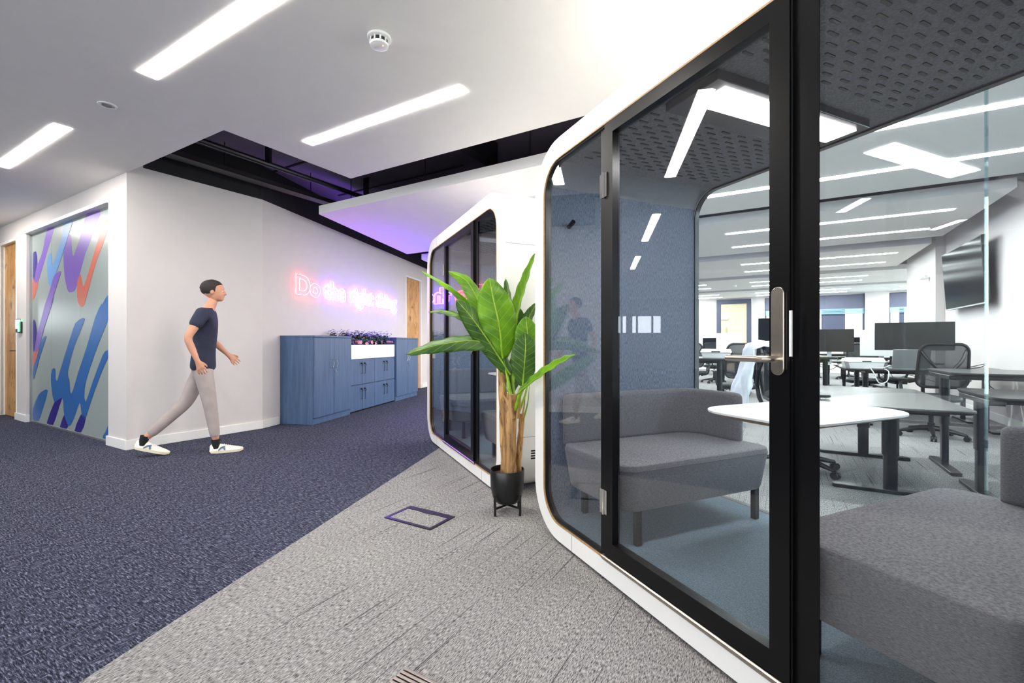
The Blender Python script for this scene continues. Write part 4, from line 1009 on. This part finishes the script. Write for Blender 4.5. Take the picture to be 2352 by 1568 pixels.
# ================================================================== OFFICE FURNITURE
def desk(label, u, n, w, d, h, rz=0., grp='height adjustable dark desks', colx=None, top='desk_dark'):
    o = thing('desk', label, 'desk', G(u, n), TG+rz, grp)
    cx = colx if colx is not None else w/2-.22
    pts = rrect(-w/2, w/2, -d/2, d/2, .06, 4)
    MB().loft([[(x*.985, y*.97, h-.028) for x, y in pts], [(x, y, h-.012) for x, y in pts], [(x, y, h-.004) for x, y in pts]]).build('edge', 'desk_edge', parent=o)
    MB().prism(pts, h-.004, h).build('table_top', top, parent=o)
    for sx in (-1, 1):
        lg = MB().loft([[(sx*cx+a, b, z) for a, b in rrect(-.03, .03, -.05, .05, .02, 3)] for z in (.03+(h-.75)*.5+.30, h-.06)]).build('leg', 'black_metal', parent=o)
        MB().loft([[(sx*cx+a, b, z) for a, b in rrect(-.024, .024, -.042, .042, .016, 3)] for z in (.028, h-.3)]).build('leg_tube', 'black_metal', parent=lg)
        MB().loft([[(sx*cx+a, b, z) for a, b in rrect(-.038, .038, -d*.42, d*.42, .02, 3)] for z in (.002, .028)]).build('foot', 'black_metal', parent=o, bevel=.004)
        MB().box(sx*cx-.04, sx*cx+.04, -d*.38, d*.38, h-.062, h-.028).build('bracket', 'black_metal', parent=o, bevel=.004)
    MB().box(-cx, cx, -.05, .05, h-.075, h-.035).build('crossbeam', 'black_metal', parent=o, bevel=.004)
    cb = MB(); q = [(-.3, .16, h-.08), (-.25, .17, h-.16), (-.1, .18, h-.2), (.05, .17, h-.14), (.2, .16, h-.18), (.32, .16, h-.07)]
    cb.tube(spline([Vector(a) for a in q], 20), .004, 5); cb.build('cable', 'black_plastic', parent=o)
    return o
def office_chair(label, u, n, rz, grp='mesh office chairs'):
    o = thing('office_chair', label, 'office chair', G(u, n), rz, grp)
    bs = MB(); 
    for k in range(5):
        a = R(90+72*k+20); c_, s_ = math.cos(a), math.sin(a)
        bs.tube([(0, 0, .11), (.12*c_, .12*s_, .10), (.30*c_, .30*s_, .065)], [.032, .026, .016], 8)
    bs.tube([(0, 0, .07), (0, 0, .17)], .034, 12).build('star_base', 'dark_metal', parent=o)
    for k in range(5):
        a = R(90+72*k+20); c_, s_ = math.cos(a), math.sin(a); p = Vector((.305*c_, .305*s_, .03)); t_ = Vector((-s_, c_, 0))
        MB().tube([p-t_*.026, p-t_*.006], .029, 12).tube([p+t_*.006, p+t_*.026], .029, 12).tube([p, p+Vector((0, 0, .04))], .008, 6).build('caster', 'black_plastic', parent=o)
    MB().tube([(0, 0, .17), (0, 0, .30)], .024, 12).build('gas_column', 'black_metal', parent=o)
    MB().tube([(0, 0, .29), (0, 0, .40)], .014, 12).box(-.09, .09, -.13, .10, .385, .43).build('mechanism', 'black_plastic', parent=o, bevel=.01)
    MB().soft(-.24, .24, -.20, .26, .43, .495, .11, .028, 0, 6).build('seat', 'black_plastic', parent=o)
    # backrest: rounded frame, mesh, Y-shaped spine
    def bk(x, z): return (x*(1-.06*(z-.6)), -.24-.10*(z-.58)**2-.10*(z-.5)+.25*x*x*.5, z)
    ring = [bk(x*(.92+.12*(1.08-z)), z) for x, z in rrect(-.235, .235, .60, 1.08, .09, 6)]
    fr = MB().tube(ring, .015, 8, closed=True).build('back_frame', 'dark_metal', parent=o)
    m_ = MB(); rows = []
    for i in range(9):
        z = .61+.46*i/8; w = .225*(.92+.12*(1.08-z))*(.86 if i in (0, 8) else 1)
        rows.append([m_.bm.verts.new(bk(x, z)) for x in [w*(j/4-1) for j in range(9)]])
    for a, b in zip(rows, rows[1:]):
        for j in range(8): m_.bm.faces.new((a[j], a[j+1], b[j+1], b[j]))
    mo = m_.build('back_mesh', 'chair_mesh', parent=o); so = mo.modifiers.new('t', 'SOLIDIFY'); so.thickness = .004
    sp_ = MB()
    for sx in (-1, 1): sp_.tube(spline([Vector((sx*.20, -.285, 1.02)), Vector((sx*.14, -.335, .90)), Vector((sx*.05, -.34, .78)), Vector((0, -.33, .70)), Vector((0, -.29, .55)), Vector((0, -.12, .42))], 14), .017, 8)
    sp_.build('spine', 'dark_metal', parent=o)
    for sx in (-1, 1):
        ar_ = MB().tube(spline([Vector((sx*.14, -.05, .42)), Vector((sx*.27, -.05, .46)), Vector((sx*.29, -.03, .58)), Vector((sx*.285, .0, .66))], 10), .017, 8).build('armrest', 'black_plastic', parent=o)
        MB().soft(sx*.285-.04, sx*.285+.04, -.11, .14, .66, .685, .035, .01, 0, 4).build('arm_pad', 'black_plastic', parent=ar_)
    return o
def monitor(label, u, n, z, w=.62, h=.36, zc=.33, rz=0., mat='screen_grey', back='black_plastic', grp='desk monitors'):
    o = thing('monitor', label, 'monitor', G(u, n, z), TG+rz, grp)
    b = MB().box(-w/2, w/2, -.004, .022, zc-h/2, zc+h/2).build('housing', back, parent=o, bevel=.003)
    MB().box(-w/2+.008, w/2-.008, -.0055, -.004, zc-h/2+.012, zc+h/2-.008).build('screen', mat, parent=b)
    MB().box(-.03, .03, .03, .045, .01, zc+.03).box(-.03, .03, .02, .03, zc-.03, zc+.03).build('stand', 'silver', parent=o, bevel=.003)
    MB().soft(-.11, .11, -.06, .10, .001, .012, .02, .003).build('foot', 'silver', parent=o)
    return o
def tray(label, u, n, z, rz=0., w=.34, d=.24, h=.11):
    o = thing('white_box', label, 'box', G(u, n, z), TG+rz, 'open white boxes on desks')
    MB().loft([[(x*.9, y*.9, .001) for x, y in rrect(-w/2, w/2, -d/2, d/2, .01, 2)], [(x, y, h*.62) for x, y in rrect(-w/2, w/2, -d/2, d/2, .012, 2)]]).build('box_body', 'white_plastic', parent=o)
    MB().loft([[(x, y, h*.62+.002) for x, y in rrect(-w/2-.01, w/2+.01, -d/2-.01, d/2+.01, .012, 2)], [(x*.96, y*.9, h) for x, y in rrect(-w/2, w/2, -d/2, d/2, .012, 2)]]).build('lid', 'white_plastic', parent=o)
    MB().box(-.05, .05, -d/2-.012, -d/2-.0105, h*.62+.004, h*.62+.018).build('finger_slot', 'black_plastic', parent=o)
    return o
DA = desk('empty grey topped desk right behind the near booth table', .694, 4.90, 1.70, .83, .65, R(90), colx=.63, top='desk_grey')
desk('dark desk against the right wall, nearest of the two, seen behind the booth glass', 1.86, 4.56, 1.30, .80, .737, colx=.61)
desk('raised dark desk against the right wall, next to and higher than the nearer one', 1.86, 5.40, 1.30, .80, .853, colx=.61)
desk('dark desk holding the laptop, wide monitor and tangled cables', 1.62, 7.92, 1.75, .80, .75, colx=.6)
desk('dark desk back to back behind the one with the laptop', 1.62, 8.76, 1.75, .80, .75, colx=.6)
desk('raised desk with white boxes, seen through the booth door left of its handle', -1.22, 6.40, 1.56, .78, .905, colx=.55)
desk('raised desk with a black monitor, just left of the booth door handle', -.10, 8.30, 1.30, .80, .90, colx=.5)
# chairs
c1 = office_chair('grey framed mesh chair turned away, in front of the desk with the laptop', 1.51, 7.02, TG+R(8))
def more_chair(label, u, n, rz): return dup(c1, label, G(u, n), TG+rz)
more_chair('mesh chair carrying the white jacket, half hidden behind the black door frame', .15, 4.66, R(-78))
more_chair('dark office chair in the middle distance behind the jacket chair', -.55, 7.45, R(20))
more_chair('dark office chair beside the raised desk with white boxes', -1.5, 5.6, R(-20))
more_chair('mesh chair tucked at the back desk behind the laptop desk', 1.2, 9.55, R(175))
# white jacket over the chair back
jk = MB(); rows = []
for i in range(25):
    f = i/24; row = []
    for j in range(21):
        g = j/20*2-1
        if f < .42: yy = .42-f; y, z = -.36-.12*(yy/.42), 1.10-yy*1.35
        elif f < .52: q = (f-.42)/.10; y, z = -.36+.10*q, 1.105+.02*math.sin(q*math.pi)
        else: q = (f-.52)/.48; y, z = -.24+.02*q, 1.10-q*.42
        w = .25+(.13*(.42-f)/.42 if f < .42 else 0)
        wv = .018*math.sin(g*9+f*6)+.02*mnoise.noise(Vector((g*3, f*7, 2)))
        if f < .42: y -= abs(wv)*2; z -= .10*g*(.42-f)*2.0
        row.append(jk.bm.verts.new((g*w, y+wv*.4, z-.05*g*g)))
    rows.append(row)
for a, b in zip(rows, rows[1:]):
    for j in range(20): jk.bm.faces.new((a[j], a[j+1], b[j+1], b[j]))
jo = jk.build('jacket', 'jacket_white', loc=G(.15, 4.66), rz=TG+R(-78), ang=180)
so = jo.modifiers.new('t', 'SOLIDIFY'); so.thickness = .008
tag(jo, 'crumpled white jacket draped over the back of an office chair', 'jacket')
# things on the laptop desk
monitor('wide black monitor on the laptop desk, behind the grey chair', 1.52, 7.86, .751, .82, .37, .43, R(4))
monitor('grey monitor beside the black booth frame, above the white boxes', .66, 8.60, .751, .62, .35, .38)
monitor('white backed monitor left of the wide black one', 1.30, 8.62, .751, .51, .39, .34, 0, 'white_laminate', 'white_laminate')
monitor('black monitor just left of the door handle', .02, 8.22, .901, .64, .36, .40, 0, 'screen_black')
l_ = thing('laptop', 'open silver laptop on the dark desk behind the grey chair', 'laptop', G(1.44, 7.66, .751), TG+R(4))
MB().box(-.19, .19, -.03, .22, .0, .014).build('keyboard_base', 'silver', parent=l_, bevel=.003)
MB().box(-.19, .19, -.004, .004, 0, .25).xf(Matrix.Translation((0, -.03, .014)) @ Matrix.Rotation(R(12), 4, 'X')).build('lid', 'silver', parent=l_, bevel=.003)
tray('white plastic box on the laptop desk, below the grey monitor', .98, 7.75, .751, R(6), .40, .26, .14)
tray('flat white box behind the other one on the laptop desk', .92, 8.14, .751, R(-20), .26, .24, .12)
tray('white box on the raised desk, nearer of two', -.70, 6.3, .906, R(4))
tray('white box on the raised desk, left of the other', -1.12, 6.42, .906, R(-8), .30, .22, .10)
pw = thing('socket_block', 'grey desk socket block with a small red light', 'socket block', G(1.16, 7.70, .751), TG)
MB().box(-.06, .06, -.04, .04, 0, .075).build('block', 'grey_plastic', parent=pw, bevel=.004); MB().box(-.012, .012, -.0425, -.040, .03, .05).build('switch_light', 'led_red', parent=pw)
for k, (pts, lb) in enumerate((([(1.05, 7.62, .765), (1.15, 7.56, .77), (1.24, 7.66, .80), (1.12, 7.72, .765), (1.02, 7.58, .76), (.95, 7.52, .76)], 'white cable looped on the laptop desk beside the white box'),
                               ([(1.02, 7.50, .76), (1.05, 7.47, .70), (1.10, 7.47, .58), (1.18, 7.47, .60), (1.20, 7.47, .72), (1.16, 7.50, .76)], 'white cable hanging in a loop off the front of the laptop desk'),
                               ([(1.9, 7.66, .76), (2.0, 7.62, .80), (2.15, 7.66, .84), (2.1, 7.72, .79), (1.95, 7.7, .77), (2.2, 7.6, .765)], 'dark cable tangle at the right end of the laptop desk'))):
    Q = spline([G(*p) for p in pts], 30); o_ = G(*pts[0][:2])
    mb = MB().tube([q-o_ for q in Q], .006 if k < 2 else .005, 6)
    tag(mb.build('cable', 'white_plastic' if k < 2 else 'black_plastic', loc=o_), lb, 'cable')
pa = thing('paper_stack', 'fanned colourful papers on a desk beside the black booth frame', 'papers', G(.42, 7.64, .901), TG)
for k, c_ in enumerate(('paper_lime', 'paper_blue', 'paper')): MB().box(-.15, .15, -.1, .1, .001+k*.004, .0045+k*.004).xf(Matrix.Rotation(R(k*14-10), 4, 'Z')).build('paper', c_, parent=pa)
desk('narrow raised desk under the colourful papers', .42, 7.64, .5, .4, .90, colx=.12)
# rows of benches at the back
rowname = ['middle', 'rear', 'last']; posn = ['left', 'centre left', 'centre right', 'right']
dk0 = desk('dark desk in the middle row of the far office, left', -3.3, 10.9, 1.6, .8, .74)
ch0 = None; mo0 = None
for i, n in enumerate((10.9, 14.2, 17.4)):
    for j, u in enumerate((-3.3, -1.65, 0, 1.65)):
        lab = '%s row of the far office, %s' % (rowname[i], posn[j])
        if not (i == 0 and j == 0): dup(dk0, 'dark desk in the ' + lab, G(u, n), TG)
        L_ = 'dark mesh chair in the ' + lab
        more_chair(L_, u+.1, n-.72, R(-12+9*j))
        if mo0 is None: mo0 = monitor('black monitor in the ' + lab, u, n+.1, .741, .60, .34, .32, 0, 'screen_black')
        elif i == 0 and j == 1: monitor('white backed monitor in the ' + lab, -.95, n-.1, .741, .50, .40, .36, 0, 'white_laminate', 'white_laminate')
        else: dup(mo0, 'black monitor in the ' + lab, G(u+.12*(j-1), n+.1, .741), TG)
wb = thing('office_cupboard', 'tall white cupboard at the far left behind the office desks', 'cupboard', G(-3.6, 19.2), TG)
MB().box(-.5, .5, 0, .5, 0, 2.0).build('carcass', 'white_laminate', parent=wb, bevel=.004); MB().box(-.5, -.005, -.02, -.001, .05, 1.98).build('door', 'white_laminate', parent=wb); MB().box(.005, .5, -.02, -.001, .05, 1.98).build('door', 'white_laminate', parent=wb)
for k, (du, lb) in enumerate(((-2.95, 'left'), (-2.6, 'right'))):
    tag(MB().box(-.12, .12, -.004, 0, 0, .34).box(-.03, .03, -.006, -.004, .12, .2).build('notice', 'paper', loc=G(du, 19.998, 1.45), rz=TG), 'white paper notice on the far wall left of the beige door, %s one' % lb, 'notice')
# ------------------------------------------------------------------ wall television
tv = thing('television', 'large flat television tilted down on the right office wall', 'television', G(2.60, 9.66, 2.125), TG)
Mt = Matrix.Translation((-.145, 0, 0)) @ Matrix.Rotation(R(-3.5), 4, 'Y')
hs = MB().box(-.02, .03, -.89, .89, -.48, .48).xf(Mt).build('housing', 'black_plastic', parent=tv)
MB().box(-.0225, -.0205, -.875, .875, -.455, .465).xf(Mt).build('screen', 'screen_black', parent=hs)
MB().box(-.024, -.0205, -.89, .89, -.48, -.462).xf(Mt).build('silver_strip', 'silver', parent=hs)
MB().box(-.12, -.016, -.2, .2, -.12, -.06).box(-.12, -.016, -.2, .2, .06, .12).box(-.015, -.001, -.25, .25, -.2, .2).build('wall_bracket', 'black_metal', parent=tv)
# camera dome on the column
tag(MB().lathe([(.05, 0), (.05, .03), (.03, .05)]).box(-.06, .06, -.06, .06, -.03, 0).build('wall_sensor', 'white_plastic', loc=G(2.39, 11.6, 2.35), rz=TG), 'small white sensor box high on the pale office column', 'sensor')
